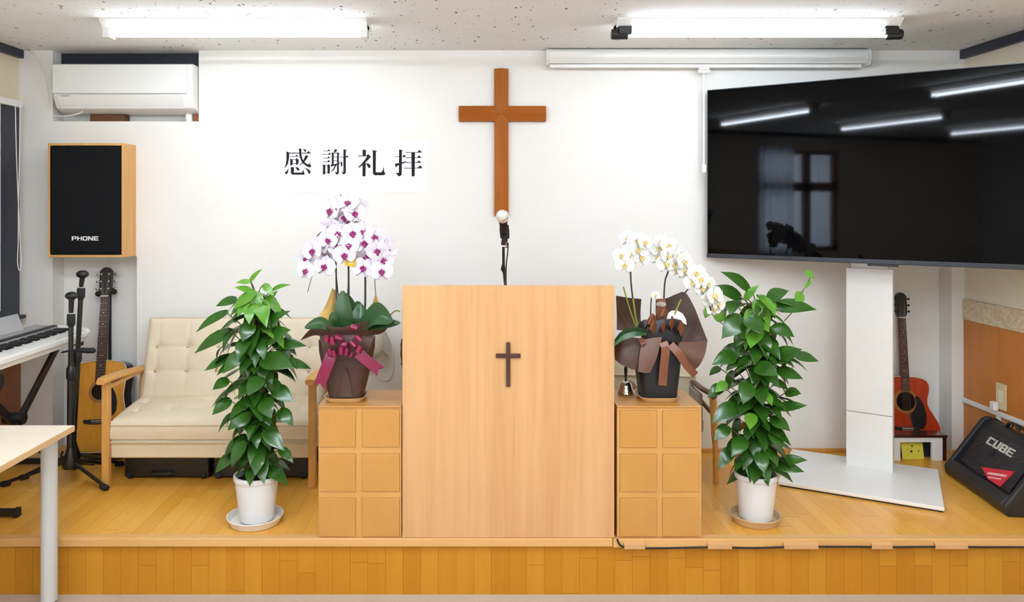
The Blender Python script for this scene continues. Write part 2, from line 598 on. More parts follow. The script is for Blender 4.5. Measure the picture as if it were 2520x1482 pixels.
struct('floor', MB().box(XL - .1, XR + .1, YR - .1, YS + .1, -.06, 0), 'carpet')
struct('stage_floor', MB().box(XL, XR, YS + .02, YA, ZS - .03, ZS), 'stage')
struct('stage_riser', MB().box(XL, XR, YS + .02, YS + .04, 0, ZS - .03), 'riser')
struct('ceiling', MB().box(XL - .1, XR + .1, YR - .1, YA + .1, ZC, ZC + .05), 'ceiling')
n1 = MB().box(XL, .605, YS, YS + .045, ZS - .034, ZS + .003)
struct('trim_1', n1, 'nosing', bevel=.004)
n2 = MB().box(.607, XR, YS - .004, YS + .045, ZS - .036, ZS + .002)
struct('trim_2', n2, 'nosing', bevel=.004)

bw = MB()
xs = [XL, -2.476, -1.981, -1.617, 2.33, 2.816, XR]
zs = [ZS, 1.40, 1.9, 2.195, ZC]
for i in range(6):
    for j in range(4):
        x, z = (xs[i] + xs[i + 1]) / 2, (zs[j] + zs[j + 1]) / 2
        if (-2.476 < x < -1.617 and z > 2.195) or (-2.476 < x < -1.981 and ZS < z < 1.40) or (2.33 < x < 2.816 and ZS < z < 1.9):
            continue
        bw.box(xs[i], xs[i + 1], YW, YA, zs[j], zs[j + 1])
struct('wall_back', bw, 'wall', smooth=False)
struct('wall_alcove', MB().box(XL, XR, YA, YA + .06, 0, ZC), 'wall', smooth=False)
# left wall with the daylight window behind the photographer
wy0, wy1, wz0, wz1 = -.49, .80, 1.12, 2.40
lw = MB()
lw.box(XL - .1, XL, YR, wy0, 0, ZC).box(XL - .1, XL, wy1, YA, 0, ZC).box(XL - .1, XL, wy0, wy1, 0, wz0).box(XL - .1, XL, wy0, wy1, wz1, ZC)
struct('wall_left', lw, 'wallpaper', smooth=False)
struct('wall_right', MB().box(XR, XR + .1, YR, YA, 0, ZC), 'wallpaper', smooth=False)
struct('wall_rear', MB().box(XL, XR, YR - .1, YR, 0, ZC), 'wall', smooth=False)
# base boards, cornices, wainscot
struct('baseboard_back', MB().box(-1.981, 2.33, YW - .012, YW, ZS, ZS + .022).box(2.816, XR, YW - .012, YW, ZS, ZS + .012), 'oak', bevel=.003)
struct('trim_3', MB().box(XL, XL + .03, YR, YW - .002, ZC - .048, ZC), 'navy')
struct('trim_4', MB().box(XR - .03, XR, YR, YW - .002, ZC - .052, ZC), 'navy')
struct('trim_5', MB().box(-2.476, -1.617, YA - .03, YA, ZC - .075, ZC), 'navy')
struct('wainscot_right', MB().box(XR - .008, XR, YS + .05, YW - .004, ZS, 1.03), 'wainscot')
struct('trim_6', MB().box(XR - .014, XR, YS + .05, YW - .003, 1.03, 1.15), 'border', bevel=.003)
struct('wainscot_left', MB().box(XL, XL + .016, YS + .05, YW - .01, ZS, 1.045), 'brownpanel')
# navy casing of the side window by the keyboard, its glass lies outside the picture
wf = MB().box(XL, XL + .05, 4.30, 4.468, 1.065, 2.30)
wf.box(XL, XL + .05, 3.45, 4.30, 2.24, 2.30).box(XL, XL + .05, 3.45, 4.30, 1.065, 1.12).box(XL, XL + .05, 3.42, 3.47, 1.065, 2.30)
window_1 = struct('window_1', wf, 'navy', bevel=.003)
obj('window_sill', MB().box(XL, XL + .075, 3.40, 4.49, 1.045, 1.067), 'navy', window_1, bevel=.003)
obj('window_pane', MB().box(XL + .001, XL + .008, 3.47, 4.30, 1.12, 2.24), 'white_plastic', window_1)
# window with sheer curtains on the left wall, seen as a reflection in the television
w2 = MB()
for a, b, c, d in ((wy0, wy0 + .06, wz0, wz1), (wy1 - .06, wy1, wz0, wz1), (wy0, wy1, wz0, wz0 + .06), (wy0, wy1, wz1 - .05, wz1), (-.06, .04, wz0, wz1), (wy0, wy1, 1.88, 2.0)):
    w2.box(XL - .09, XL - .03, a, b, c, d)
window_2 = struct('window_2', w2, 'brownpanel')
obj('window_pane', MB().box(XL - .065, XL - .06, wy0, wy1, wz0, wz1), 'glass', window_2)


def curtain(y0, y1, x, z0, z1, label):
    mb = MB()
    n = int((y1 - y0) / .012)
    mb.grid(lambda u, w: V((x + .012 * math.sin((y0 + (y1 - y0) * u) * 62) + .006 * math.sin(y0 + u * 31), y0 + (y1 - y0) * u, z0 + (z1 - z0) * w)), n, 2)
    return tag(obj('curtain', mb, 'curtain'), label, 'curtain')


curtain(.26, .84, XL + .035, 1.02, 2.43, 'sheer pleated curtain drawn over the mullion side of the daylight window')
curtain(-.52, .24, XL - .105, 1.05, 2.43, 'sheer curtain hanging outside behind the wooden cross bars of the window')


# ------------------------------------------------------------------ ceiling lights
def ceiling_light(x0, x1, y, sock, label, flare=False, lamp='tube_room'):
    t = thing('ceiling_light', label, 'ceiling light', ((x0 + x1) / 2, y, ZC), 0, 'fluorescent ceiling lights')
    h = MB().prism([(-.075, 0), (.075, 0), (.072, -.008), (.03, -.045), (-.03, -.045), (-.072, -.008)], lambda a, b, c: V((c, y + a, ZC + b)), x0, x1)
    obj('reflector', h, 'reflector', t, angle=20)
    for s, x in ((1, x0), (-1, x1)):
        e = MB().box(min(x, x + s * .035), max(x, x + s * .035), y - .036, y + .036, ZC - .088, ZC - .02)
        if flare:
            e.box(min(x + s * .01, x + s * .075), max(x + s * .01, x + s * .075), y - .05, y - .005, ZC - .075, ZC - .035)
            e.cyl((x - s * .02, y - .015, ZC - .07), (x + s * .06, y - .015, ZC - .07), .026, n=14)
        obj('socket', e, sock, t, bevel=.004)
    for dy in (-.021, .021):
        obj('tube', MB().tube([(x0 + .03, y + dy, ZC - .068), (x1 - .03, y + dy, ZC - .068)], .0085, 12), lamp, t)
    return t


ceiling_light(-1.82, -.52, 3.82, 'white_plastic', 'lit fluorescent ceiling light with white end sockets, above the air conditioner side', lamp='tube')
ceiling_light(.70, 2.09, 3.82, 'black_plastic', 'lit fluorescent ceiling light with black end sockets, above the roll-up screen', True, lamp='tube')
for i, (x0, y, w) in enumerate(((-1.62, 2.12, 'second row over the aisle, keyboard side'), (.69, 1.95, 'second row over the aisle, television side'),
                                (-1.6, .55, 'third row behind the photographer, window side'), (.69, .45, 'third row behind the photographer, wall side'),
                                (-1.6, -1.1, 'last row at the back, window side'), (.69, -1.2, 'last row at the back, wall side'))):
    ceiling_light(x0, x0 + 1.3, y, 'white_plastic', 'lit fluorescent ceiling light in the ' + w)


# ------------------------------------------------------------------ block lettering and brush lettering
LETTER = {
    'P': [[(0, 0), (.22, 0), (.22, 1), (0, 1)], [(.2, .82), (.85, .82), (.95, 1), (.2, 1)], [(.78, .42), (1, .5), (1, .92), (.95, 1), (.78, .9)], [(.2, .36), (.9, .36), (1, .5), (.9, .54), (.2, .54)]],
    'H': [[(0, 0), (.22, 0), (.22, 1), (0, 1)], [(.78, 0), (1, 0), (1, 1), (.78, 1)], [(.2, .41), (.8, .41), (.8, .6), (.2, .6)]],
    'O': [[(0, .12), (.22, .2), (.22, .8), (0, .88)], [(.78, .2), (1, .12), (1, .88), (.78, .8)], [(.12, 0), (.88, 0), (1, .14), (1, .2), (0, .2), (0, .14)], [(0, .8), (1, .8), (1, .86), (.88, 1), (.12, 1), (0, .86)]],
    'N': [[(0, 0), (.22, 0), (.22, 1), (0, 1)], [(.78, 0), (1, 0), (1, 1), (.78, 1)], [(.05, 1), (.3, 1), (.95, 0), (.7, 0)]],
    'E': [[(0, 0), (.24, 0), (.24, 1), (0, 1)], [(.2, 0), (1, 0), (1, .2), (.2, .2)], [(.2, .8), (1, .8), (1, 1), (.2, 1)], [(.2, .41), (.92, .41), (.92, .59), (.2, .59)]],
    'C': [[(0, .1), (.26, .2), (.26, .8), (0, .9)], [(.08, 0), (1, 0), (1, .22), (0, .22), (0, .1)], [(0, .78), (1, .78), (1, 1), (.08, 1), (0, .9)]],
    'U': [[(0, .1), (.26, .1), (.26, 1), (0, 1)], [(.74, .1), (1, .1), (1, 1), (.74, 1)], [(.1, 0), (.9, 0), (1, .12), (1, .22), (0, .22), (0, .12)]],
    'B': [[(0, 0), (.26, 0), (.26, 1), (0, 1)], [(.2, 0), (.9, 0), (1, .1), (1, .2), (.2, .2)], [(.2, .8), (1, .8), (1, .9), (.9, 1), (.2, 1)], [(.2, .41), (.95, .41), (.95, .59), (.2, .59)], [(.74, .15), (1, .15), (1, .4), (.93, .5), (.74, .5)], [(.74, .5), (.93, .5), (1, .6), (1, .85), (.74, .85)]],
}


def word(text, fn, w, h, gap, depth):
    """fn(a, b, c) -> point; letters run along a"""
    mb = MB()
    x = 0.0
    for ch in text:
        for k2, poly in enumerate(LETTER[ch]):
            mb.prism([(x + p[0] * w, p[1] * h) for p in poly], fn, 0, depth + .00012 * k2)
        x += w + gap
    return mb


KANJI = [
    ('gratitude_character', [
        [(355, 232), (395, 250), (392, 330), (378, 400), (350, 440), (318, 475), (345, 420), (356, 360), (358, 300)],
        [(380, 250), (632, 252), (655, 228), (690, 262), (380, 262)],
        [(522, 195), (560, 200), (556, 260), (570, 330), (600, 378), (640, 408), (664, 405), (688, 352), (674, 400), (690, 430), (680, 450), (650, 445), (600, 415), (560, 370), (535, 310), (528, 240)],
        [(578, 200), (610, 208), (628, 222), (612, 248), (595, 225)],
        [(408, 297), (480, 296), (497, 278), (522, 303), (408, 304)],
        [(408, 330), (440, 345), (438, 415), (408, 428)], [(485, 330), (495, 325), (525, 350), (515, 410), (485, 415)],
        [(436, 342), (490, 342), (490, 349), (436, 349)], [(436, 395), (490, 395), (490, 402), (436, 402)],
        [(615, 283), (655, 297), (600, 375), (560, 410), (508, 442), (560, 395), (590, 345)],
        [(388, 460), (375, 530), (350, 543), (333, 520), (360, 498)],
        [(415, 445), (460, 448), (455, 520), (565, 520), (588, 475), (590, 510), (603, 530), (595, 548), (440, 548), (418, 530)],
        [(475, 440), (520, 455), (535, 480), (520, 495), (500, 485)],
        [(598, 452), (660, 478), (684, 505), (675, 535), (655, 532), (640, 495)]]),
    ('thanks_character', [
        [(850, 225), (908, 225), (925, 205), (948, 230), (850, 231)], [(838, 269), (920, 270), (940, 248), (958, 277), (838, 276)],
        [(850, 322), (908, 320), (928, 302), (946, 327), (850, 328)], [(850, 373), (908, 371), (928, 348), (948, 378), (850, 379)],
        [(848, 408), (880, 418), (878, 540), (848, 548)], [(910, 415), (922, 405), (946, 425), (940, 530), (912, 535)],
        [(878, 418), (914, 418), (914, 425), (878, 425)], [(876, 512), (914, 512), (914, 519), (876, 519)],
        [(1010, 203), (1048, 215), (1005, 255), (995, 240)], [(968, 245), (995, 255), (993, 410), (968, 415)],
        [(1040, 250), (1045, 243), (1072, 265), (1063, 275), (1063, 520), (1055, 540), (1030, 548), (1020, 525), (1000, 512), (1038, 515)],
        [(993, 254), (1042, 254), (1042, 261), (993, 261)], [(991, 305), (1042, 305), (1042, 312), (991, 312)], [(991, 355), (1042, 355), (1042, 362), (991, 362)],
        [(950, 410), (968, 412), (1010, 405), (1075, 388), (1075, 400), (1010, 425), (960, 438)],
        [(1018, 412), (1040, 400), (1000, 480), (945, 522), (990, 465)],
        [(1072, 307), (1155, 307), (1178, 288), (1198, 313), (1072, 314)],
        [(1125, 205), (1170, 215), (1157, 228), (1157, 520), (1140, 540), (1118, 543), (1110, 520), (1090, 508), (1125, 512)],
        [(1078, 365), (1110, 385), (1108, 435), (1090, 435), (1090, 400)]]),
    ('bow_character', [
        [(1382, 208), (1438, 220), (1425, 235), (1425, 295), (1385, 298)],
        [(1322, 290), (1430, 292), (1458, 272), (1498, 305), (1480, 315), (1440, 300), (1322, 300)],
        [(1445, 298), (1495, 307), (1450, 355), (1400, 405), (1350, 445), (1312, 462), (1370, 400), (1415, 345)],
        [(1382, 400), (1425, 385), (1422, 568), (1382, 572)],
        [(1425, 390), (1475, 405), (1493, 430), (1480, 460), (1460, 455), (1445, 425)],
        [(1520, 215), (1578, 230), (1562, 245), (1560, 515), (1635, 518), (1655, 490), (1670, 440), (1672, 505), (1690, 530), (1680, 550), (1650, 556), (1545, 556), (1522, 535)]]),
    ('worship_character', [
        [(1818, 302), (1920, 303), (1943, 278), (1973, 308), (1818, 309)],
        [(1875, 208), (1927, 220), (1912, 232), (1910, 545), (1890, 568), (1860, 568), (1850, 545), (1825, 525), (1872, 522)],
        [(1818, 400), (1880, 392), (1970, 365), (1972, 378), (1900, 408), (1860, 422), (1830, 450)],
        [(1962, 245), (2120, 245), (2150, 215), (2185, 250), (1962, 252)], [(1972, 316), (2120, 316), (2140, 285), (2178, 322), (1972, 324)],
        [(1970, 382), (2115, 382), (2143, 355), (2176, 388), (1970, 390)], [(1942, 455), (2125, 455), (2158, 422), (2192, 460), (1942, 464)],
        [(2040, 250), (2088, 250), (2084, 565), (2060, 573), (2045, 572)]]),
]
a, b = at(686, 345, YW), at(1053, 474, YW)
t = thing('paper_banner', 'white paper banner with four large black Japanese characters on the wall', 'sign', ((a.x + b.x) / 2, YW - .001, b.z))
pp = MB()
pp.grid(lambda u, w: V((a.x + (b.x - a.x) * u, YW - .0012 - .0006 * w * w * (.5 + .5 * math.cos(u * 7)), a.z + (b.z - a.z) * w)), 24, 6)
obj('sheet', pp, 'paper', t, solid=.0006)
for nm, polys in KANJI:
    mb = MB()
    for i, p in enumerate(polys):
        mb.prism([tuple(q) for q in p], lambda x, y, c: V(((640 + x / 5.478 - 1165) * YW / FPX, c, CZ - (330 + y / 5.478 - 507) * YW / FPX)), YW - .0026, YW - .0032 - .00004 * i)
    obj(nm, mb, 'ink', t, smooth=False)

# ------------------------------------------------------------------ large cross on the wall
t = thing('wall_cross', 'large brown wooden cross hanging on the white wall above the microphone', 'cross', at(1234, 279, YW))
c0 = at(1234, 279, 4.505)
wv_, wh_ = .041, .045
za, zb = at(1234, 168, 4.505).z, at(1234, 531, 4.505).z
xa, xb = at(1129, 279, 4.505).x, at(1344, 279, 4.505).x


def arm(dx, dz, ln, w):
    """one arm of the cross with a low ridge, mitred at the centre"""
    d, sdv = V((dx, 0, dz)), V((-dz, 0, dx))
    o_, f_, r_ = V((c0.x, YW, c0.z)), .030, .044
    P = lambda s_, l_, y_: o_ + d * l_ + sdv * s_ - V((0, y_, 0))
    vs = [P(0, 0, r_), P(0, ln, r_), P(w, ln, f_), P(w, .043, f_), P(-w, .043, f_), P(-w, ln, f_), P(w, ln, 0), P(w, .043, 0), P(-w, .043, 0), P(-w, ln, 0), P(0, 0, 0)]
    return MB().add(vs, [(0, 1, 2, 3), (0, 4, 5, 1), (3, 2, 6, 7), (4, 8, 9, 5), (1, 5, 9, 6, 2), (10, 8, 9, 6, 7)])


up = arm(0, 1, za - c0.z, wv_)
dn = arm(0, -1, c0.z - zb, wv_)
up.add(dn.v, dn.f)
obj('upright', up, 'cross', t, smooth=False, bevel=.0015)
lf = arm(-1, 0, c0.x - xa, wh_)
rt = arm(1, 0, xb - c0.x, wh_)
lf.add(rt.v, rt.f)
obj('crossbar', lf, 'cross_x', t, smooth=False, bevel=.0015)

# ------------------------------------------------------------------ air conditioner in its recess
t = thing('air_conditioner', 'white wall air conditioner set into the recess under the ceiling', 'air conditioner', (-2.02, 4.5, 2.25))
ax0, ax1 = -2.432, -1.622
sec = [(4.655, 2.52), (4.47, 2.52), (4.463, 2.505), (4.461, 2.36), (4.468, 2.325), (4.50, 2.268), (4.56, 2.245), (4.655, 2.245)]
obj('body', MB().prism(sec, lambda a, b, c: V((c, a, b)), ax0, ax1), 'white_plastic', t, bevel=.006, seg=3)
obj('front_panel', MB().prism([(4.462, 2.518), (4.452, 2.512), (4.450, 2.348), (4.460, 2.345)], lambda a, b, c: V((c, a, b)), ax0 + .004, ax1 - .03), 'white_plastic', t, bevel=.003)
obj('louver', MB().prism([(4.458, 2.340), (4.450, 2.338), (4.458, 2.312), (4.497, 2.262), (4.503, 2.268), (4.470, 2.318)], lambda a, b, c: V((c, a, b)), ax0 + .03, ax1 - .06), 'white_plastic', t, bevel=.003)
lg = MB()
for i in range(6):
    lg.box(-2.377 + i * .008, -2.372 + i * .008, 4.4485, 4.452, 2.3295, 2.334)
obj('logo', lg, 'key_grey', t)
pc = [at(74, 125, YW - .006), at(92, 140, YW - .006), at(108, 175, YW - .006), at(118, 230, YW - .006), at(121, 268, YW - .006), at(130, 284, YW + .01), at(160, 286, YW - .01), at(185, 282, YW - .02), at(204, 275, YW - .03)]
tag(obj('power_cord', MB().tube(smooth_line(pc, 6), .004, 8), 'white_plastic'), 'thin white cord hanging from the ceiling to the air conditioner', 'cord')
a = at(465, 300, 4.59)
tag(obj('drain_pipe', MB().cyl((a.x, 4.59, 2.196), (a.x, 4.59, 2.246), .0215, n=20), 'white_plastic'), 'short white pipe under the air conditioner end of the recess', 'pipe')
tag(obj('wooden_block', MB().box(-2.285, -2.075, 4.60, 4.665, 2.196, 2.244), 'cardboard', bevel=.003), 'brown block standing in the recess under the air conditioner', 'block')
tag(obj('orange_board', MB().box(-1.665, -1.62, 4.60, 4.66, 2.196, 2.25), 'orange_board'), 'small orange-brown board in the corner of the recess beside the pipe', 'board')

# ------------------------------------------------------------------ loudspeaker on the wall
t = thing('loudspeaker', 'black loudspeaker with white lettering in a pine box on the wall', 'speaker', (-2.2, YW, 1.405))
bx = MB()
for x0, x1, z0, z1 in ((-2.417, -2.404, 1.405, 2.054), (-1.999, -1.986, 1.405, 2.054), (-2.404, -1.999, 1.405, 1.419), (-2.404, -1.999, 2.040, 2.054)):
    bx.box(x0, x1, 4.385, YW, z0, z1)
bx.box(-2.404, -1.999, 4.53, YW, 1.419, 2.04)
obj('box', bx, 'pine', t, bevel=.0015)
obj('grille', MB().box(-2.402, -2.003, 4.374, 4.53, 1.421, 2.037), 'grille_cloth', t, bevel=.012, seg=3)
a = at(177, 592, 4.374)
obj('lettering', word('PHONE', lambda x, y, c: V((a.x + x, 4.3735 - c, a.z + y)), .0265, .0235, .0045, .0015), 'white_ink', t, smooth=False)

# ------------------------------------------------------------------ roll-up projection screen
t = thing('projection_screen', 'white roll-up projection screen case fixed along the top of the wall', 'projection screen', (1.36, YW, 2.5))
sx0, sx1 = .43, 2.285
obj('case', MB().prism([(YW, 2.607), (4.475, 2.607), (4.458, 2.59), (4.455, 2.545), (4.468, 2.522), (YW, 2.522)], lambda a, b, c: V((c, a, b)), sx0, sx1), 'white_plastic', t, bevel=.004)
obj('bottom_bar', MB().box(sx0 + .012, sx1 - .04, 4.462, 4.486, 2.497, 2.517), 'white_plastic', t, bevel=.004)
for x in (sx0 - .008, sx1):
    obj('end_cap', MB().prism([(YW, 2.609), (4.472, 2.609), (4.452, 2.592), (4.449, 2.54), (4.465, 2.515), (YW, 2.515)], lambda a, b, c: V((c, a, b)), x, x + .012), 'white_plastic', t, bevel=.003)
a = at(1732, 174, 4.474)
ph = MB().box(a.x - .035, a.x + .035, 4.466, 4.482, a.z - .014, a.z + .003).box(a.x - .03, a.x + .03, 4.466, 4.482, a.z + .004, a.z + .02)
hd = obj('pull_handle', ph, 'white_plastic', t, bevel=.003)
tag(obj('hook_rod', MB().cyl((a.x, 4.474, a.z - .016), (a.x, 4.474, at(1733, 421, 4.474).z), .0055, n=10).box(a.x - .011, a.x + .011, 4.466, 4.482, at(1733, 424, 4.474).z, at(1733, 405, 4.474).z), 'white_plastic'), 'white pull rod hanging below the screen handle beside the television', 'rod')

# ------------------------------------------------------------------ blind of the side window
t = thing('window_blind', 'white blind with looped cord at the navy-framed side window', 'blind', (XL + .07, 4.0, 1.1))
obj('headrail', MB().box(XL + .052, XL + .082, 3.46, 4.445, 2.262, 2.30), 'white_plastic', t, bevel=.004)
sl = MB()
for i in range(8):
    y = 3.50 + i * .098
    sl.grid(lambda u, w, y=y: V((XL + .056 + .010 * math.sin(u * PI), y + .092 * u, 1.115 + 1.145 * w)), 5, 1)
obj('slats', sl, 'offwhite', t, solid=.001)
cl = [V((XL + .088, y, z)) for y, z in ((4.405, 2.27), (4.40, 2.0), (4.39, 1.7), (4.388, 1.5), (4.382, 1.38), (4.40, 1.33), (4.418, 1.38), (4.405, 1.5), (4.39, 1.7), (4.37, 2.0), (4.36, 2.27))]
obj('cord_loop', MB().tube(smooth_line(cl, 5), .0028, 6), 'white_plastic', t)

# ------------------------------------------------------------------ lectern and flanking cabinets
YL = FPX / 566
lx0, lx1, lz = -.309, .613, 1.351
t = thing('lectern', 'tall maple lectern with a small dark cross at the centre of the stage', 'lectern', ((lx0 + lx1) / 2, YL, ZS))
obj('front_panel', MB().box(lx0, lx1, YL, YL + .02, ZS + .0035, lz), 'lectern', t, bevel=.002)
for x in (lx0 + .002, lx1 - .022):
    obj('side_panel', MB().prism([(YL + .021, ZS + .0035), (YL + .46, ZS + .0035), (YL + .46, lz - .145), (YL + .021, lz - .012)], lambda a, b, c: V((c, a, b)), x, x + .02), 'lectern', t, bevel=.001)
obj('top', MB().prism([(YL + .012, lz - .007), (YL + .47, lz - .142), (YL + .47, lz - .120), (YL + .012, lz - .0005)], lambda a, b, c: V((c, a, b)), lx0 + .004, lx1 - .004), 'lectern_x', t, bevel=.001)
obj('shelf', MB().box(lx0 + .023, lx1 - .023, YL + .021, YL + .44, .86, .88), 'lectern_x', t)
ca = at(1250.5, 875, YL)
ec = MB().box(ca.x - .009, ca.x + .009, YL - .013, YL, at(0, 951, YL).z, at(0, 841.5, YL).z)
obj('emblem_cross', ec.box(ca.x - .054, ca.x + .054, YL - .0128, YL, ca.z - .0095, ca.z + .0095), 'darkwood', t, bevel=.004, seg=3)


def cabinet(x0, x1, cols, rows, label):
    y0, y1, z1 = YL + .001, YL + .30, .8235
    t = thing('cube_cabinet', label, 'cabinet', ((x0 + x1) / 2, (y0 + y1) / 2, ZS), 0, 'low cube cabinets beside the lectern')
    obj('carcass', MB().box(x0, x1, y0 + .012, y1, ZS + .0035, z1 - .004), 'cabinet', t, bevel=.002)
    obj('top', MB().box(x0 - .001, x1 + .001, y0, y1 + .002, z1 - .004, z1 + .002), 'cabinet_door', t, bevel=.0015)
    for c in cols:
        for r in rows:
            p, q = at(c[0], r[0], y0), at(c[1], r[1], y0)
            obj('door', MB().box(p.x, q.x, y0 + .001, y0 + .0118, q.z, p.z), 'cabinet_door', t, bevel=.002)
    fr = MB()
    xsn = [x0] + [at(v_, 0, y0).x for c in cols for v_ in c] + [x1]
    for i in (0, 2, 4):
        fr.box(xsn[i] + (.0005 if i else 0), xsn[i + 1] - (.0005 if i < 4 else 0), y0 + .0065, y0 + .0118, ZS + .0035, z1 - .0045)
    zr = [z1 - .0045] + [at(0, v_, y0).z for r in rows for v_ in r] + [ZS + .0035]
    for i in (0, 2, 4, 6):
        for j in (1, 3):
            fr.box(xsn[j] - .0005, xsn[j + 1] + .0005, y0 + .0065, y0 + .0118, zr[i + 1] + .0005, zr[i] - .0002)
    obj('face_frame', fr, 'cabinet', t)
    return t


cabinet(-.675, -.3135, ((785, 875), (890.5, 983)), ((1009, 1101), (1118, 1210.5), (1227, 1321)), 'tan six-door cube cabinet under the lilac orchid, sofa side of the lectern')
cabinet(.626, .993, ((1526, 1616), (1631, 1720)), ((1011, 1102), (1119, 1211), (1227, 1321)), 'tan six-door cube cabinet under the white orchid, television side of the lectern')

# cable and tape along the edge of the stage
cb = [at(1519, 1327, YS - .007), at(1523, 1338, YS - .008), at(1533, 1346, YS - .009)]
cb += [at(x, y, YS - .009) for x, y in ((1560, 1349), (1640, 1349.5), (1750, 1347), (1850, 1349), (1960, 1346), (2100, 1346), (2170, 1347), (2300, 1346), (2420, 1347), (2520, 1347))]
tag(obj('stage_cable', MB().tube(smooth_line(cb, 5), .004, 8), 'rubber'), 'thin black cable running under the front edge of the stage', 'cable')
for i, (x0, x1, w) in enumerate(((1535, 1586, 'shortest, nearest to the lectern'), (1740, 1799, 'below the right corner of the white orchid cabinet'), (1927, 2011, 'longest on the lip, below the right floor plant'), (2142, 2193, 'short one below the television base'), (2298, 2378, 'below the amplifier'))):
    p, q = at(x0, 1334, YS - .004), at(x1, 1350, YS - .004)
    mb = MB().prism([(YS - .0045, p.z), (YS - .0165, p.z - .008), (YS - .0165, q.z + .002), (YS - .004, q.z), (YS - .0035, q.z), (YS - .0155, q.z + .004), (YS - .0155, p.z - .009), (YS - .0041, p.z - .002)], lambda a, b, c: V((c, a, b)), p.x, q.x)
    tag(obj('tape_strip', mb, 'tape'), 'tan tape strip on the stage lip, ' + w, 'tape', 'tape strips on the stage lip')

# ------------------------------------------------------------------ microphone on its stand behind the lectern
d0 = 3.56
t = thing('microphone_stand', 'black microphone stand rising behind the lectern', 'microphone stand', (at(1242, 700, d0 + .37).x, d0 + .37, ZS))
bx_, by_ = at(1242, 700, d0 + .37).x, d0 + .37
obj('base', MB().lathe((bx_, by_, ZS), [(.125, 0), (.125, .012), (.1, .022), (.02, .03), (.016, .05)], 36), 'black_metal', t)
pk = [V((bx_, by_, ZS + .04)), V((bx_, by_, .95)), at(1243, 715, d0 + .3), at(1242, 690, d0 + .2), at(1239.5, 660, d0 + .13), at(1239, 630, d0 + .1), at(1239, 604, d0 + .08)]
obj('pole', MB().tube(smooth_line(pk, 5), .0065, 10), 'black_metal', t)
p = at(1240, 658, d0 + .128)
obj('adapter', MB().tube([at(1241, 672, d0 + .15), at(1238, 662, d0 + .135), at(1239, 650, d0 + .12)], [.006, .012, .007], 12), 'black_plastic', t)
obj('collar', MB().tube([at(1239, 605, d0 + .08), at(1239.5, 602, d0 + .078)], .013, 14), 'white_plastic', t)
clp = MB().tube([at(1239, 602, d0 + .078), at(1240, 578, d0 + .06)], [.012, .007], 12)
for px in (1232.5, 1250.5):
    clp.tube(smooth_line([at(px + (2 if px < 1240 else 0), 586, d0 + .05), at(px, 570, d0 + .03), at(px + (0 if px < 1240 else -2), 555, d0 + .012)], 4), [.006] * 9, 8)
obj('clip', clp, 'black_plastic', t)
t = thing('microphone', 'silver-headed black microphone clipped on the stand in front of the wall cross', 'microphone', at(1240, 582, d0 + .05))
mdir = (at(1243, 584, d0 + .09) - at(1236.5, 532, d0)).normalized()
ctr = at(1236.5, 532, d0)
mrot = (-mdir).to_track_quat('Z', 'Y').to_matrix()
obj('grille', MB().lathe(ctr, [(.019, -.03), (.0265, -.018), (.029, -.006), (.0295, .0), (.0265, .013), (.02, .022), (.010, .028), (.001, .030)], 28, mrot), 'silver', t, angle=70)
obj('grille_band', MB().lathe(ctr, [(.0292, -.0045), (.0305, -.003), (.0305, .003), (.0292, .0045)], 28, mrot), 'chrome', t)
obj('body', MB().lathe(ctr, [(.0085, -.165), (.011, -.16), (.0135, -.12), (.0165, -.07), (.0205, -.038), (.0215, -.029), (.018, -.028)], 24, mrot), 'black_plastic', t)
obj('connector', MB().tube([ctr + mdir * .16, ctr + mdir * .2], [.0085, .0085], 12), 'nickel', t)
ce = ctr + mdir * .2
obj('cable', MB().tube(smooth_line([ce, at(1250, 598, d0 + .12), at(1249.5, 620, d0 + .11), at(1246, 650, d0 + .12), at(1245.5, 680, d0 + .2), at(1246, 705, d0 + .3), V((bx_ + .02, by_ + .01, .9)), V((bx_ + .03, by_ + .02, ZS + .03))], 6), .003, 8), 'rubber', t)

# ------------------------------------------------------------------ television on its floor stand
TC, TA = V((2.048, 3.992, 1.8855)), math.radians(35.3)
tu, tn = V((math.cos(TA), -math.sin(TA), 0)), V((-math.sin(TA), -math.cos(TA), 0))


def tv(a, b, c):
    """across, up, towards the viewer"""
    return TC + tu * a + V((0, 0, b)) + tn * c


def tvbox(mb, a0, a1, b0, b1, c0, c1):
    return mb.add([tv(x, z, y) for z in (b0, b1) for y in (c0, c1) for x in (a0, a1)], [(0, 2, 3, 1), (4, 5, 7, 6), (0, 1, 5, 4), (2, 6, 7, 3), (0, 4, 6, 2), (1, 3, 7, 5)])


HW, HH = .846, .4835
t = thing('television', 'large black flat television angled on a white floor stand', 'television', tv(0, -HH, 0))
obj('panel', tvbox(MB(), -HW + .004, HW - .004, -HH + .02, HH - .004, -.012, 0), 'screen', t)
fr = MB()
tvbox(fr, -HW, -HW + .004, -HH, HH, -.03, .003)
tvbox(fr, HW - .004, HW, -HH, HH, -.03, .003)
tvbox(fr, -HW, HW, HH - .004, HH, -.03, .003)
obj('bezel', fr, 'bezel', t)
obj('bottom_bar', tvbox(MB(), -HW - .003, HW + .003, -HH - .004, -HH + .02, -.03, .006), 'bezel', t, bevel=.003)
bk = MB()
tvbox(bk, -HW + .01, HW - .01, -HH + .01, HH - .01, -.035, -.012)
tvbox(bk, -HW + .2, HW - .2, -HH + .03, HH - .2, -.06, -.034)
obj('back_cover', bk, 'black_plastic', t, bevel=.006)
pt = MB()
tvbox(pt, -.01, .13, -HH - .016, -HH - .004, -.03, .0)
obj('sensor_bar', pt, 'black_plastic', t, bevel=.002)
t = thing('television_stand', 'white column stand with a flat base carrying the television', 'tv stand', (2.15, 4.2, ZS))
cu, cn = tu, tn
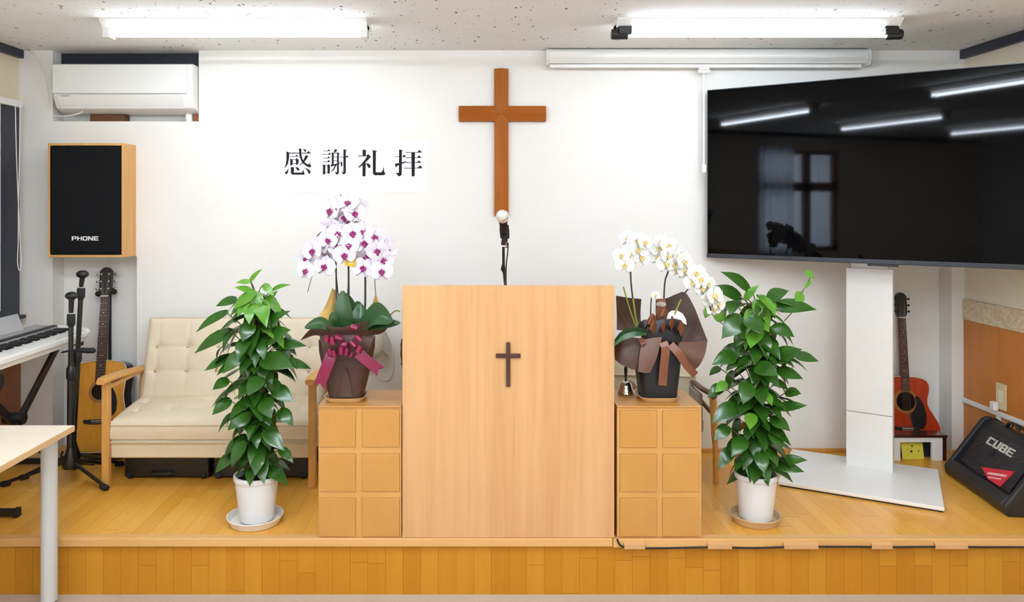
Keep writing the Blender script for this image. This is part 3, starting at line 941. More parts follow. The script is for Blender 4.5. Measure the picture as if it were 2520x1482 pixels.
cf = V((2.135, 4.166, 0))          # middle of the column's front face


def colbox(mb, a0, a1, z0, z1, c0, c1):
    return mb.add([cf + cu * x + cn * y + V((0, 0, z)) for z in (z0, z1) for y in (c0, c1) for x in (a0, a1)], [(0, 2, 3, 1), (4, 5, 7, 6), (0, 1, 5, 4), (2, 6, 7, 3), (0, 4, 6, 2), (1, 3, 7, 5)])


obj('column', colbox(MB(), -.113, .113, ZS + .026, .574, -.06, 0), 'white_lam', t, bevel=.002)
obj('column_cover', colbox(MB(), -.113, .113, .577, 1.36, -.06, 0), 'white_lam', t, bevel=.002)
obj('mast', colbox(MB(), -.09, .09, 1.36, 2.05, -.06, -.005), 'white_lam', t)
bp_ = MB()
colbox(bp_, -.3, .3, 1.6, 2.1, -.002, .02)
colbox(bp_, -.25, -.2, 1.55, 2.15, .018, .13)
colbox(bp_, .2, .25, 1.55, 2.15, .018, .13)
obj('bracket', bp_, 'black_metal', t)
ba = math.radians(28.5)
bu, bn = V((math.cos(ba), -math.sin(ba), 0)), V((math.sin(ba), math.cos(ba), 0))
bo = V((1.572, 3.985, 0))
q0 = [bo, bo + bu * .735, bo + bu * .735 + bn * .605, bo + bn * .605]
obj('base', MB().prism([(p.x, p.y) for p in q0], lambda a, b, c: V((a, b, c)), ZS + .008, ZS + .026), 'white_lam', t, bevel=.003)
q1 = [bo + bu * .006 + bn * .006, bo + bu * .729 + bn * .006, bo + bu * .729 + bn * .599, bo + bu * .006 + bn * .599]
obj('base_foot', MB().prism([(p.x, p.y) for p in q1], lambda a, b, c: V((a, b, c)), ZS, ZS + .008), 'edge_dark', t)

# ------------------------------------------------------------------ instrument amplifier
AF = V((2.55, 4.17, ZS))
aa = math.radians(7.2)
ay, an = V((-math.sin(aa), -math.cos(aa), 0)), V((math.cos(aa), -math.sin(aa), 0))
t = thing('amplifier', 'black wedge amplifier with silver lettering and a red badge', 'amplifier', AF + ay * .29 + an * .15)
amp = lambda n_, z_, l_: AF + ay * l_ + an * n_ + V((0, 0, z_))
AL = .58
obj('cabinet', MB().prism([(.035, .0), (.30, .0), (.30, .27), (.24, .305), (.215, .31), (.19, .295), (.045, .075)], amp, .012, AL - .012), 'amp', t, bevel=.012, seg=3)
for l0 in (-.006, AL - .024):
    obj('side_cheek', MB().prism([(.0, .008), (.012, 0), (.305, 0), (.308, .27), (.245, .315), (.205, .322), (.178, .308), (.02, .085), (-.008, .05)], amp, l0, l0 + .03), 'amp', t, bevel=.008, seg=3)
obj('front_lip', MB().prism([(-.004, .012), (.04, .0), (.06, .06), (.05, .085), (.025, .09), (-.008, .055)], amp, .018, AL - .02), 'amp', t, bevel=.01, seg=3)
g0, g1 = V((.046, .078)), V((.186, .29))          # foot and head of the sloping face (n, z)
gd = (g1 - g0).normalized()
gn = V((-gd.y, gd.x))
face = lambda l_, h_, o_: amp(*(g0 + gd * h_ + gn * (.006 + o_)), l_)
obj('grille', MB().prism([(.055, .012), (AL - .06, .012), (AL - .06, .232), (.055, .232)], lambda a, b, c: face(a, b, c), -.004, .004), 'amp_grille', t, bevel=.003)
obj('lettering', word('CUBE', lambda x, y, c: face(.155 + x, .160 + y, .004 + c), .050, .042, .010, .003), 'silver', t, smooth=False)
obj('emblem', MB().prism([(.245 + .02 * math.cos(i * PI / 10), .132 + .02 * math.sin(i * PI / 10)) for i in range(20)], face, .003, .008), 'black_plastic', t)
bd = obj('badge', MB().prism([(.245, .045), (.34, .012), (.45, .012), (.47, .11)], face, .0045, .0065), 'red', t)
rs = random.Random(5)
sq = MB()
for i in range(13):
    x, y = .315 + i * .010, .030 + i * .0028
    sq.prism([(x, y), (x + .004, y), (x + .008, y + .014), (x + .0045, y + .014)], face, .0065, .0075)
    if i < 9:
        sq.prism([(x + .02, y - .012), (x + .026, y - .012), (x + .028, y - .006), (x + .022, y - .006)], face, .0065, .0075)
obj('script', sq, 'white_ink', bd)
hn = smooth_line([amp(.225, .305, .16), amp(.225, .335, .19), amp(.225, .338, .29), amp(.225, .335, .39), amp(.225, .305, .42)], 5)
obj('handle', MB().tube(hn, .011, 8, flat=.5), 'rubber', t)
for i in range(6):
    c_ = amp(.262, .296, .12 + i * .065)
    obj('knob', MB().cyl(c_, c_ + V((0, 0, .012)) + an * .008, .009, .008, 12), 'black_plastic', t)

# outlet, cable ducts on the right wall
t = thing('wall_outlet', 'ivory wall outlet plate on the brown wainscot above the amplifier', 'outlet', (XR - .012, 4.21, .65))
obj('plate', MB().box(XR - .016, XR - .008, 4.172, 4.252, .585, .728), 'outlet', t, bevel=.003)
obj('socket', MB().box(XR - .019, XR - .015, 4.195, 4.229, .625, .69), 'binding', t, bevel=.002)
obj('plug', MB().box(XR - .045, XR - .016, 4.225, 4.262, .575, .622), 'white_plastic', t, bevel=.006)
tag(obj('cable_duct', MB().box(XR - .02, XR - .008, 3.5, YW - .006, .545, .572), 'white_plastic', bevel=.003), 'long horizontal white cable duct on the brown wainscot', 'cable duct')
tag(obj('cable_duct', MB().box(XR - .022, XR - .008, 4.215, 4.242, .26, .5445), 'white_plastic', bevel=.003), 'short vertical white cable duct running down behind the amplifier', 'cable duct')


# ------------------------------------------------------------------ guitars
def guitar(label, foot, head, halves, body_len, total, mats, pick, roll=0.0, tuner='nickel', hole=.046, pk=1.0, bridge=.335):
    """foot, head: points on the front face's centre line; halves: (share of body length, half width)"""
    foot, head = V(foot), V(head)
    e2 = (head - foot).normalized()
    e3 = V((0, -1, 0))
    e3 = (e3 - e2 * e3.dot(e2)).normalized()
    e1 = e2.cross(e3)
    if roll:
        q = Matrix.Rotation(roll, 3, e2)
        e1, e3 = q @ e1, q @ e3
    k = total / 1.03
    F = lambda a, b, c=0.0: foot + e1 * a + e2 * b + e3 * c
    t = thing('acoustic_guitar', label, 'guitar', foot)
    right = smooth_line([V((w, h * body_len, 0)) for h, w in halves], 6)
    right = [p for p in right if p.x > .002]
    out = [(p.x, p.y) for p in right] + [(-p.x, p.y) for p in reversed(right)]
    depth = .092 * k
    obj('body', MB().prism(out, F, -depth, 0), mats[1], t, angle=50)
    obj('soundboard', MB().prism([(x * .985, .004 + y * .985) for x, y in out], F, 0, .0025), mats[0], t, angle=50)
    bd_ = MB()
    bd_.tube([F(x * .995, y, .0005) for x, y in out], .0022, 6, closed=True)
    obj('binding', bd_, 'binding', t)
    hy = body_len * .66
    R = hole * k
    circ = lambda r, n=36: [(r * math.cos(2 * PI * i / n), hy + r * math.sin(2 * PI * i / n)) for i in range(n)]
    obj('soundhole', MB().prism(circ(R), F, .002, .0032), 'hole', t)
    rg = MB()
    for r0, r1 in ((R, R + .003), (R + .005, R + .014), (R + .016, R + .018)):
        a_, b_ = circ(r0), circ(r1)
        rg.rings([[F(x, y, .0022) for x, y in a_], [F(x, y, .0034) for x, y in a_], [F(x, y, .0034) for x, y in b_], [F(x, y, .0022) for x, y in b_]], closed=True)
    obj('rosette', rg, 'ring', t)
    obj('pickguard', MB().prism([(x * k * pk, hy + y * k * pk) for x, y in pick], F, .0026, .0042), 'black_plastic', t)
    by = body_len * bridge
    br = obj('bridge', MB().prism([(-.082 * k, by - .008 * k), (-.04 * k, by - .016 * k), (.04 * k, by - .016 * k), (.082 * k, by - .008 * k), (.082 * k, by + .010 * k), (-.082 * k, by + .010 * k)], F, .0026, .010), 'ebony', t, bevel=.002)
    sdl = MB().prism([(-.037 * k, by + .001), (.037 * k, by + .001), (.037 * k, by + .004), (-.037 * k, by + .004)], F, .010, .0125)
    for i in range(6):
        sdl.cyl(F((-.03 + .012 * i) * k, by - .007, .009), F((-.03 + .012 * i) * k, by - .007, .0125), .0022, n=8)
    obj('saddle', sdl, 'binding', br)
    ny, fy = total * .835, hy + R + .004
    nk = MB().prism([(-.022 * k, ny), (.022 * k, ny), (.027 * k, body_len * .97), (-.027 * k, body_len * .97)], F, -.018, .004)
    obj('neck', nk, mats[1], t, bevel=.006)
    nw, fw = .0215 * k, .0285 * k
    fb_ = obj('fretboard', MB().prism([(-nw, ny), (nw, ny), (fw, fy), (-fw, fy)], F, .0042, .0085), mats[2], t)
    scale = (ny - by) * .99
    for i in range(1, 20):
        y = ny - scale * (1 - 2 ** (-i / 12))
        if y < fy + .004:
            break
        w = nw + (fw - nw) * (ny - y) / (ny - fy)
        ff = MB().add([F(-w, y - .0008, .0086), F(w, y - .0008, .0086), F(w, y + .0008, .0086), F(-w, y + .0008, .0086), F(-w, y - .0008, .0095), F(w, y - .0008, .0095), F(w, y + .0008, .0095), F(-w, y + .0008, .0095)], [(4, 5, 6, 7), (0, 1, 5, 4), (3, 2, 6, 7)])
        obj('fret', ff, 'nickel', fb_)
    for i in (3, 5, 7, 9, 12, 15):
        y = ny - scale * (1 - (2 ** (-i / 12) + 2 ** (-(i - 1) / 12)) / 2)
        for x in ((-.007, .007) if i == 12 else (0,)):
            obj('inlay', MB().cyl(F(x, y, .0082), F(x, y, .0091), .0028, n=10), 'binding', fb_)
    obj('nut', MB().prism([(-nw - .001, ny), (nw + .001, ny), (nw + .001, ny + .006), (-nw - .001, ny + .006)], F, .004, .0105), 'binding', t)
    hp = [(-.024 * k, ny + .006), (.024 * k, ny + .006), (.036 * k, ny + .03 * k), (.036 * k, total - .022 * k), (.018 * k, total - .004 * k), (0, total), (-.018 * k, total - .004 * k), (-.036 * k, total - .022 * k), (-.036 * k, ny + .03 * k)]
    obj('headstock', MB().prism(hp, F, -.012, .004), 'ebony', t, bevel=.0015)
    for s_ in (-1, 1):
        for i in range(3):
            y = ny + (.045 + .042 * i) * k
            m_ = MB().cyl(F(s_ * .022 * k, y, .0035), F(s_ * .022 * k, y, .012), .005 * k, n=12)
            m_.cyl(F(s_ * .03 * k, y, -.006), F(s_ * .045 * k, y, -.006), .0028, n=8)
            m_.ball(F(s_ * .053 * k, y, -.006), (.0095 * k, .004, .0075 * k), 10)
            obj('tuner', m_, tuner, t)
    st = MB()
    for i in range(6):
        x0, x1, x2 = (-.028 + .0112 * i) * k, (-.0165 + .0066 * i) * k, (-1 if i < 3 else 1) * .020 * k
        y2 = ny + (.045 + .042 * (i if i < 3 else 5 - i)) * k
        st.tube([F(x0, by + .003, .0135), F(x1, ny + .003, .0115), F(x2, y2, .009)], .0005, 4)
    obj('strings', st, 'nickel', t)
    return t


PICK = [(.046, .022), (.056, .030), (.070, .020), (.088, -.012), (.100, -.060), (.098, -.105), (.082, -.132), (.058, -.134), (.030, -.120), (.020, -.092), (.018, -.058), (.034, -.047), (.048, -.026), (.052, 0)]
BIG = [(0, 0), (.001, .06), (.02, .115), (.08, .155), (.2, .174), (.34, .170), (.48, .150), (.60, .139), (.70, .142), (.82, .150), (.92, .146), (.975, .118), (.998, .06), (1, 0)]
guitar('yellow acoustic guitar with black pickguard standing between microphone stand and sofa', (-2.158, 4.425, .285), (-2.197, 4.622, 1.309), BIG, .515, 1.065, ('spruce', 'side_dark', 'rosewood'), PICK)
MED = [(0, 0), (.001, .06), (.02, .13), (.08, .178), (.2, .200), (.34, .195), (.48, .162), (.60, .133), (.70, .130), (.82, .142), (.92, .138), (.975, .108), (.998, .055), (1, 0)]
guitar('red acoustic guitar leaning in the corner recess behind the television column', (2.540, 4.515, .270), (2.569, 4.640, 1.165), MED, .42, .915, ('red_top', 'side_red', 'rosewood'), PICK, tuner='black_plastic', hole=.062, pk=1.32, bridge=.29)

# hanging stand behind the yellow guitar
t = thing('guitar_stand', 'black stand with a padded yoke holding the yellow guitar by its neck', 'guitar stand', (-2.19, 4.64, ZS))
obj('pole', MB().cyl((-2.19, 4.652, ZS + .02), (-2.19, 4.652, 1.20), .009, n=12), 'black_metal', t)
yk = MB().tube([(-2.19, 4.656, 1.19), (-2.19, 4.644, 1.195)], .013, 12)
a, b = at(243, 723, 4.60), at(277, 718, 4.60)
yk.tube(smooth_line([V((-2.19, 4.65, 1.195)), a + V((.004, .03, 0)), a, a + V((-.004, -.02, 0))], 4), [.010, .011, .013, .015, .017, .018, .018, .018, .018, .017, .016, .014, .010], 10)
yk.tube(smooth_line([V((-2.19, 4.65, 1.195)), b + V((-.01, .03, 0)), b + V((.008, 0, 0)), b + V((.012, -.02, .004))], 4), [.010, .011, .013, .015, .017, .018, .018, .018, .018, .017, .016, .014, .010], 10)
obj('yoke', yk, 'rubber', t)
for dx in (-.14, .14):
    obj('leg', MB().tube([(-2.19, 4.652, ZS + .022), (-2.19 + dx, 4.62, ZS + .012), (-2.19 + dx, 4.37, ZS + .007)], .0065, 10), 'black_metal', t)
crd = MB().tube(smooth_line([V((-2.34, 4.40, .30)), V((-2.33, 4.385, .265)), V((-2.17, 4.38, .265)), V((-2.0, 4.385, .265)), V((-1.99, 4.40, .30))], 5), .006, 8)
obj('cradle', crd, 'rubber', t)

# low box in front of the red guitar
t = thing('low_box', 'small low white box with dark brown top in front of the red guitar', 'box', (2.54, 4.43, ZS))
obj('top', MB().box(2.365, 2.688, 4.375, 4.472, .383, .397), 'darkwood', t, bevel=.002)
bx = MB().box(2.39, 2.425, 4.385, 4.40, ZS, .383).box(2.605, 2.665, 4.385, 4.40, ZS, .383).box(2.425, 2.605, 4.385, 4.40, .355, .383)
obj('front_board', bx, 'white_lam', t)
obj('side_board', MB().box(2.668, 2.684, 4.38, 4.468, ZS, .383), 'darkwood', t)
obj('inner_back', MB().box(2.40, 2.66, 4.455, 4.465, ZS, .383), 'navy', t)
t = thing('yellow_note', 'square yellow note with small dark marks inside the low white box', 'note', (2.52, 4.40, ZS))
p, q = at(2222, 1088, 4.402), at(2275, 1128, 4.402)
obj('card', MB().prism([(p.x, ZS + .001), (q.x, ZS + .0015), (q.x + .001, p.z), (p.x - .001, p.z - .001)], lambda a, b, c: V((a, c + (b - ZS) * .2, b)), 4.404, 4.408), 'sticky', t)
mk = MB()
for x, y, r in ((2249, 1101, .006), (2236, 1107, .003), (2246, 1113, .009), (2264, 1112, .005)):
    c_ = at(x, y, 4.4)
    mk.prism([(c_.x + r * (1 + .3 * (i % 3)) * math.cos(i * PI / 5) * .7, c_.z + r * math.sin(i * PI / 5) * (.5 + .3 * (i % 2))) for i in range(10)], lambda a, b, c: V((a, c + (b - ZS) * .2, b)), 4.4032, 4.4042)
obj('marks', mk, 'ink', t)

# ------------------------------------------------------------------ stage piano on its X stand
t = thing('keyboard', 'white digital piano with raised music panel by the side window', 'keyboard', (-2.31, 3.75, .94))
ky0, ky1 = 3.08, 4.365
KX = lambda a, b, c: V((a, c, b))
obj('body', MB().prism([(-2.166, .967), (-2.166, .988), (-2.176, .998), (-2.178, .992), (-2.315, .992), (-2.322, 1.008), (-2.45, 1.012), (-2.458, .96), (-2.44, .94), (-2.185, .938), (-2.182, .967)], KX, ky0 + .035, ky1 - .045), 'white_plastic', t, bevel=.003)
for y0, y1 in ((ky0, ky0 + .036), (ky1 - .046, ky1)):
    obj('end_block', MB().prism([(-2.166, .967), (-2.163, .99), (-2.176, 1.008), (-2.32, 1.026), (-2.45, 1.03), (-2.46, .962), (-2.442, .94), (-2.186, .938), (-2.182, .965)], KX, y0, y1), 'white_plastic', t, bevel=.006)
wk = MB()
nk_ = 52
kw = (ky1 - ky0 - .10) / nk_
for i in range(nk_):
    y = ky0 + .045 + i * kw
    wk.box(-2.317, -2.181, y + .0006, y + kw - .0006, .9925, 1.0075)
obj('white_keys', wk, 'white_plastic', t)
bk_ = MB()
for i in range(nk_ - 1):
    if i % 7 in (2, 6):
        continue
    y = ky1 - .055 - (i + 1) * kw
    bk_.add([(x, yy, z) for z, x0, x1, g in ((1.007, -2.317, -2.226, .0058), (1.019, -2.317, -2.238, .0045)) for yy in (y - g, y + g) for x in (x0, x1)],
            [(4, 5, 7, 6), (0, 1, 5, 4), (2, 6, 7, 3), (0, 4, 6, 2), (1, 3, 7, 5)])
obj('black_keys', bk_, 'black_plastic', t)
obj('control_panel', MB().prism([(-2.318, 1.009), (-2.325, 1.026), (-2.45, 1.034), (-2.452, 1.012)], KX, ky0 + .037, ky1 - .047), 'key_grey', t, bevel=.002)
obj('control_strip', MB().prism([(-2.322, 1.027), (-2.33, 1.032), (-2.35, 1.0335), (-2.352, 1.029)], KX, ky0 + .3, ky1 - .05), 'black_plastic', t)
obj('music_rest', MB().prism([(-2.418, 1.033), (-2.449, 1.118), (-2.453, 1.116), (-2.422, 1.033)], KX, 3.25, 4.15), 'acrylic', t)
t = thing('keyboard_stand', 'black X-shaped stand carrying the white piano', 'keyboard stand', (-2.35, 3.95, ZS))
for y0, y1, dx in ((4.33, 3.60, .014), (3.58, 4.31, -.014)):
    m_ = MB()
    a, b = V((-2.345 + dx, y0, .915)), V((-2.345 + dx, y1, .285))
    dr = (b - a).normalized()
    sd = V((0, dr.z, -dr.y))
    m_.rings([[p + V((s1 * .011, 0, 0)) + sd * (s2 * .019) for s1, s2 in ((-1, -1), (1, -1), (1, 1), (-1, 1))] for p in (a, b)])
    obj('cross_bar', m_, 'black_metal', t, bevel=.004)
obj('pivot', MB().cyl((-2.30, 3.955, .61), (-2.40, 3.955, .61), .03, n=20), 'black_plastic', t)
for y in (3.595, 4.318):
    obj('foot', MB().box(-2.56, -2.13, y - .015, y + .015, ZS + .006, ZS + .036), 'black_metal', t, bevel=.005)
    fc = MB()
    for x in (-2.565, -2.125):
        fc.box(x - .012, x + .012, y - .018, y + .018, ZS, ZS + .04)
    obj('foot_cap', fc, 'rubber', t, bevel=.004)
for y in (3.58, 4.33):
    obj('support_arm', MB().box(-2.46, -2.19, y - .012, y + .012, .914, .937), 'black_metal', t, bevel=.003)
obj('adjuster', MB().tube([(-2.28, 3.66, .86), (-2.27, 3.66, .86), (-2.25, 3.66, .86)], [.012, .05, .045], 16), 'black_plastic', t)


# ------------------------------------------------------------------ microphone stands by the piano
def mic_stand(label, base, top, feet, head, grip_len):
    base, top = V(base), V(top)
    t = thing('microphone_stand', label, 'microphone stand', (base.x, base.y, ZS), 0, 'black microphone stands by the piano')
    dr = (top - base).normalized()
    obj('hub', MB().tube([base + V((0, 0, .082)), base + V((0, 0, .105)), base + V((0, 0, .155)), base + V((0, 0, .19))], [.034, .042, .026, .017], 20), 'black_plastic', t)
    for fpt in feet:
        fpt = V(fpt)
        d2 = (fpt - base)
        d2.z = 0
        obj('leg', MB().tube([base + V((0, 0, .115)) + d2.normalized() * .02, fpt + V((0, 0, .016))], .0095, 10), 'black_metal', t)
        u_ = d2.normalized()
        obj('leg_tip', MB().tube([fpt - u_ * .035 + V((0, 0, .020)), fpt + V((0, 0, .015)), fpt + u_ * .01 + V((0, 0, .014))], [.0145, .015, .010], 12), 'rubber', t)
    lo = base + V((0, 0, .17))
    neck = lo + (top - lo) * .56
    obj('lower_tube', MB().tube([lo, neck], .0165, 14), 'black_metal', t)
    obj('upper_tube', MB().tube([neck, top], .0125, 12), 'black_metal', t)
    obj('clutch', MB().tube([neck - dr * .03, neck - dr * .02, neck + dr * .03, neck + dr * .045], [.0165, .022, .021, .0125], 14), 'black_plastic', t)
    g0_ = top - dr * grip_len
    obj('grip', MB().tube([g0_ - dr * .014, g0_, top - dr * .006, top], [.0125, .0205, .0205, .016], 16), 'rubber', t)
    obj('collar', MB().tube([top - dr * .001, top + dr * .0025], .0155, 16), 'white_plastic', t)
    hd_ = V(head)
    obj('holder', MB().tube([top + dr * .004, top + dr * .02, hd_ - V((0, 0, .016))], [.0105, .012, .014], 12).ball(hd_, (.033, .028, .021), 18), 'black_plastic', t)
    return t, neck


A0, A1 = V((at(173, 1100, 4.02).x, 4.02, ZS)), at(175, 772, 4.02)
ft = [at(262, 1203, FPX / 484.5), at(6, 1197, FPX / 478), V((-2.02, 4.28, ZS))]
for q in ft:
    q.z = ZS
ms, nk1 = mic_stand('black microphone stand, the shorter one nearer the stage edge, with side knob', A0, A1, ft, at(176, 728, 4.015), .055)
kb = at(186, 863, 4.0)
ke = at(236, 862, 4.0)
obj('side_knob', MB().tube(smooth_line([at(150, 868, 4.02), at(172, 863, 4.01), at(186, 862, 4.0), at(200, 862, 4.0), at(212, 863, 4.0), at(228, 863, 4.0), ke], 4), [.002] + [.0055] * 8 + [.009, .011, .012, .0125] + [.0145] * 8 + [.014, .0115, .008, .003], 12), 'rubber', ms)
B0, B1 = V((at(179, 1100, 4.13).x, 4.13, ZS)), at(200, 708, 4.10)
ft = [V((B0.x + .19, 4.29, ZS)), V((B0.x - .05, 4.262, ZS)), V((B0.x - .24, 4.07, ZS))]
mic_stand('black microphone stand, the taller one behind, leaning toward the yellow guitar', B0, B1, ft, at(203, 675, 4.09), .05)

# ------------------------------------------------------------------ table in front of the stage
t = thing('folding_table', 'pale maple table with round grey legs in front of the stage', 'table', (-2.2, 2.9, 0))
tx1, ty1, tz = at(184, 1047, FPX / 569).x, FPX / 569, CZ - (1047 - 507) / 569
obj('tabletop', MB().box(tx1 - .93, tx1 - .0012, 2.55, ty1, tz - .0245, tz), 'table', t)
eb = MB().box(tx1 - .0012, tx1, 2.55, ty1 + .0008, tz - .0245, tz - .0006).box(tx1 - .93, tx1 - .0012, ty1 + .0001, ty1 + .0012, tz - .0245, tz - .0006)
obj('edge_band', eb, 'table_edge', t)
lx = at(121, 1300, FPX / 580).x
for x, y in ((lx, FPX / 580), (lx, 2.63), (tx1 - .87, FPX / 580), (tx1 - .87, 2.63)):
    lg = obj('leg', MB().cyl((x, y, .024), (x, y, tz - .0246), .0325, n=32), 'grey_enamel', t)
    obj('foot', MB().lathe((x, y, 0), [(.024, 0), (.026, .004), (.026, .0235)], 24), 'rubber', lg)

# ------------------------------------------------------------------ sofa
t = thing('sofa', 'cream tufted two-seat sofa with honey wood arms against the wall', 'sofa', (-1.36, 4.1, ZS))
SX0, SX1 = -1.878, -.835
BUTX = [SX0 + (SX1 - SX0) * (i + .5) / 6 for i in range(6)]


def tuft(u, w, cols, rows, deep, seam):
    """how far the leather is drawn in at the buttons and seams"""
    h = 0.0
    for c in cols:
        h += seam * math.exp(-((u - c) / .007) ** 2)
    for r in rows:
        h += seam * math.exp(-((w - r) / .007) ** 2)
    h = min(h, seam * 1.3)
    for c in cols:
        for r in rows:
            d2 = (u - c) ** 2 + (w - r) ** 2
            h += deep * math.exp(-d2 / .0011) + deep * .5 * math.exp(-d2 / .00012)
    return h


def cushion(name, P, L, H, thick, cols, rows, deep, seam, crown, round_=.03):
    """padded block; P(u, w, n) -> point, n out of the padded face"""
    mb = MB()
    nu, nw = 132, 60

    def top(i, j):
        u, w = L * i / nu, H * j / nw
        e = min(u, L - u, w, H - w)
        edge = 1 - max(0.0, 1 - e / round_) ** 2
        cr = crown * math.sin(PI * min(1, max(0, u / L))) ** .5 * math.sin(PI * w / H) ** .7
        return P(u, w, thick * (.72 + .28 * math.sqrt(max(edge, 0))) + cr - tuft(u, w, cols, rows, deep, seam) * edge)
    mb.grid(lambda a, b: top(a * nu, b * nw), nu, nw)
    n = len(mb.v)
    W = nw + 1
    rim = [i * W for i in range(nu + 1)] + [nu * W + j for j in range(1, nw + 1)] + [i * W + nw for i in range(nu - 1, -1, -1)] + [j for j in range(nw - 1, 0, -1)]
    co = [(i, 0) for i in range(nu + 1)] + [(nu, j) for j in range(1, nw + 1)] + [(i, nw) for i in range(nu - 1, -1, -1)] + [(0, j) for j in range(nw - 1, 0, -1)]
    for lev in (.35, 0):
        for i, j in co:
            s_ = .006 * (1 if lev else 0)
            u, w = L * i / nu, H * j / nw
            mb.v.append(P(u + (s_ if i == nu else -s_ if i == 0 else 0), w + (s_ if j == nw else -s_ if j == 0 else 0), thick * lev))
    m_ = len(rim)
    for q in range(m_):
        q2 = (q + 1) % m_
        mb.f.append([rim[q], rim[q2], n + q2, n + q])
        mb.f.append([n + q, n + q2, n + m_ + q2, n + m_ + q])
    mb.f.append([n + m_ + q for q in range(m_)])
    return mb, [mb.v[r] for r in rim]


# seat: front edge at depth 3.975, slightly crowned
SF, SB = FPX / 478, 4.36
sc, rim = cushion('seat', lambda u, w, n_: V((SX0 + u, SF + w, .494 + n_ + .035 * w / .385)), SX1 - SX0, SB - SF, .099, [(i + .5) * (SX1 - SX0) / 6 for i in range(6)], [.13, .26], .012, .0025, .028)
s1 = obj('seat_cushion', sc, 'leather', t, angle=80)
obj('piping', MB().tube(rim, .0045, 6, closed=True), 'piping', s1)
obj('piping', MB().tube([p - V((0, .002, .088)) for p in rim[:133]], .0045, 6), 'piping', s1)
# backrest leaning on the wall
bl = math.atan2(.10, .46)
bdir, bnor = V((0, math.sin(bl), math.cos(bl))), V((0, -math.cos(bl), math.sin(bl)))
bo_ = V((SX0 + .002, 4.395, .59))
bc, rim = cushion('back', lambda u, w, n_: bo_ + V((u + .03 * (w / .462) * (.5 - u / 1.03), 0, 0)) + bdir * w + bnor * n_, SX1 - SX0 - .008, .462, .062, [(i + .42) * (SX1 - SX0) / 6 for i in range(6)], [.165, .30], .013, .003, .012, .035)
s2 = obj('backrest', bc, 'leather', t, angle=80)
obj('piping', MB().tube(rim, .0042, 6, closed=True), 'piping', s2)
for c in range(6):
    for r in (.165, .30):
        p = bo_ + V(((c + .42) * (SX1 - SX0) / 6, 0, 0)) + bdir * r + bnor * .056
        obj('button', MB().ball(p, (.009, .006, .009), 10), 'piping', s2)
obj('seat_base', MB().box(SX0 + .004, SX1 - .004, SF + .006, 4.40, .394, .492), 'leather', t, bevel=.012, seg=3)
for x in (-1.888, -.828):
    obj('leg', MB().prism([(x - .019, 3.955), (x + .019, 3.955), (x + .019, 3.99), (x - .019, 3.99)], lambda a, b, c: V((a, b, c)), ZS, .792), 'oak', t, bevel=.004)
    obj('leg', MB().prism([(4.34, ZS), (4.375, ZS), (4.425, .55), (4.44, .765), (4.405, .765), (4.385, .55)], lambda a, b, c: V((c, a, b)), x - .016, x + .016), 'oak', t, bevel=.004)
    am = smooth_line([V((x, 3.91, .803)), V((x, 3.96, .807)), V((x, 4.1, .800)), V((x, 4.25, .788)), V((x, 4.42, .772))], 5)
    wd = smooth_line([V((.024, 0, 0)), V((.036, 0, 0)), V((.037, 0, 0)), V((.030, 0, 0)), V((.020, 0, 0))], 5)
    ar = MB()
    ar.rings([[p + V((w.x * q, 0, z)) for q, z in ((-1, -.004), (-.8, .012), (0, .016), (.8, .012), (1, -.004), (.75, -.014), (-.75, -.014))] for p, w in zip(am, wd)])
    obj('armrest', ar, 'oak_y', t, bevel=.002)
    obj('arm_rail', MB().box(x - .012, x + .012, 3.99, 4.40, .752, .775), 'oak_y', t, bevel=.003)
for x0, x1, lab, w in ((-1.85, -1.40, 'black equipment case under the sofa, guitar end', 0), (-1.38, -.87, 'black equipment case under the sofa, lectern end', 1)):
    e = thing('equipment_case', lab, 'case', ((x0 + x1) / 2, 4.2, ZS), 0, 'black cases under the sofa')
    obj('body', MB().box(x0, x1, 4.09, 4.33, ZS + .008, .385), 'black_plastic', e, bevel=.012, seg=3)
    obj('seam', MB().box(x0 - .001, x1 + .001, 4.089, 4.331, .322, .327), 'rubber', e)
    obj('handle', MB().tube(smooth_line([V((x1 - .3, 4.09, .29)), V((x1 - .29, 4.07, .285)), V((x1 - .2, 4.07, .285)), V((x1 - .19, 4.09, .29))], 4), .007, 8), 'rubber', e)
    for x in (x0 + .03, x1 - .03):
        obj('caster', MB().cyl((x - .01, 4.1, ZS + .02), (x + .01, 4.1, ZS + .02), .02, n=16), 'rubber', e)

# crumpled cushion at the sofa's lectern end
rs = random.Random(3)
t = thing('cushion', 'crumpled pale beige cushion at the sofa end behind the lilac orchid', 'cushion', (-.66, 4.3, .8))
cm = MB().ball((0, 0, 0), 1.0, 40)
from mathutils import noise as NZ
for i, p in enumerate(cm.v):
    sq_ = V((math.copysign(abs(p.x) ** .75, p.x), math.copysign(abs(p.y) ** .9, p.y), math.copysign(abs(p.z) ** .75, p.z)))
    w_ = 1 + .09 * NZ.noise(p * 3.1) + .07 * abs(NZ.noise(p * 6 + V((3, 1, 2))))
    q = V((sq_.x * .145, sq_.y * .07, sq_.z * .125)) * w_
    q = Matrix.Rotation(.18, 3, 'Y') @ (Matrix.Rotation(-.2, 3, 'X') @ q)
    cm.v[i] = q + V((-.655, 4.43, .945))
obj('cover', cm, 'cushion', t, angle=80)


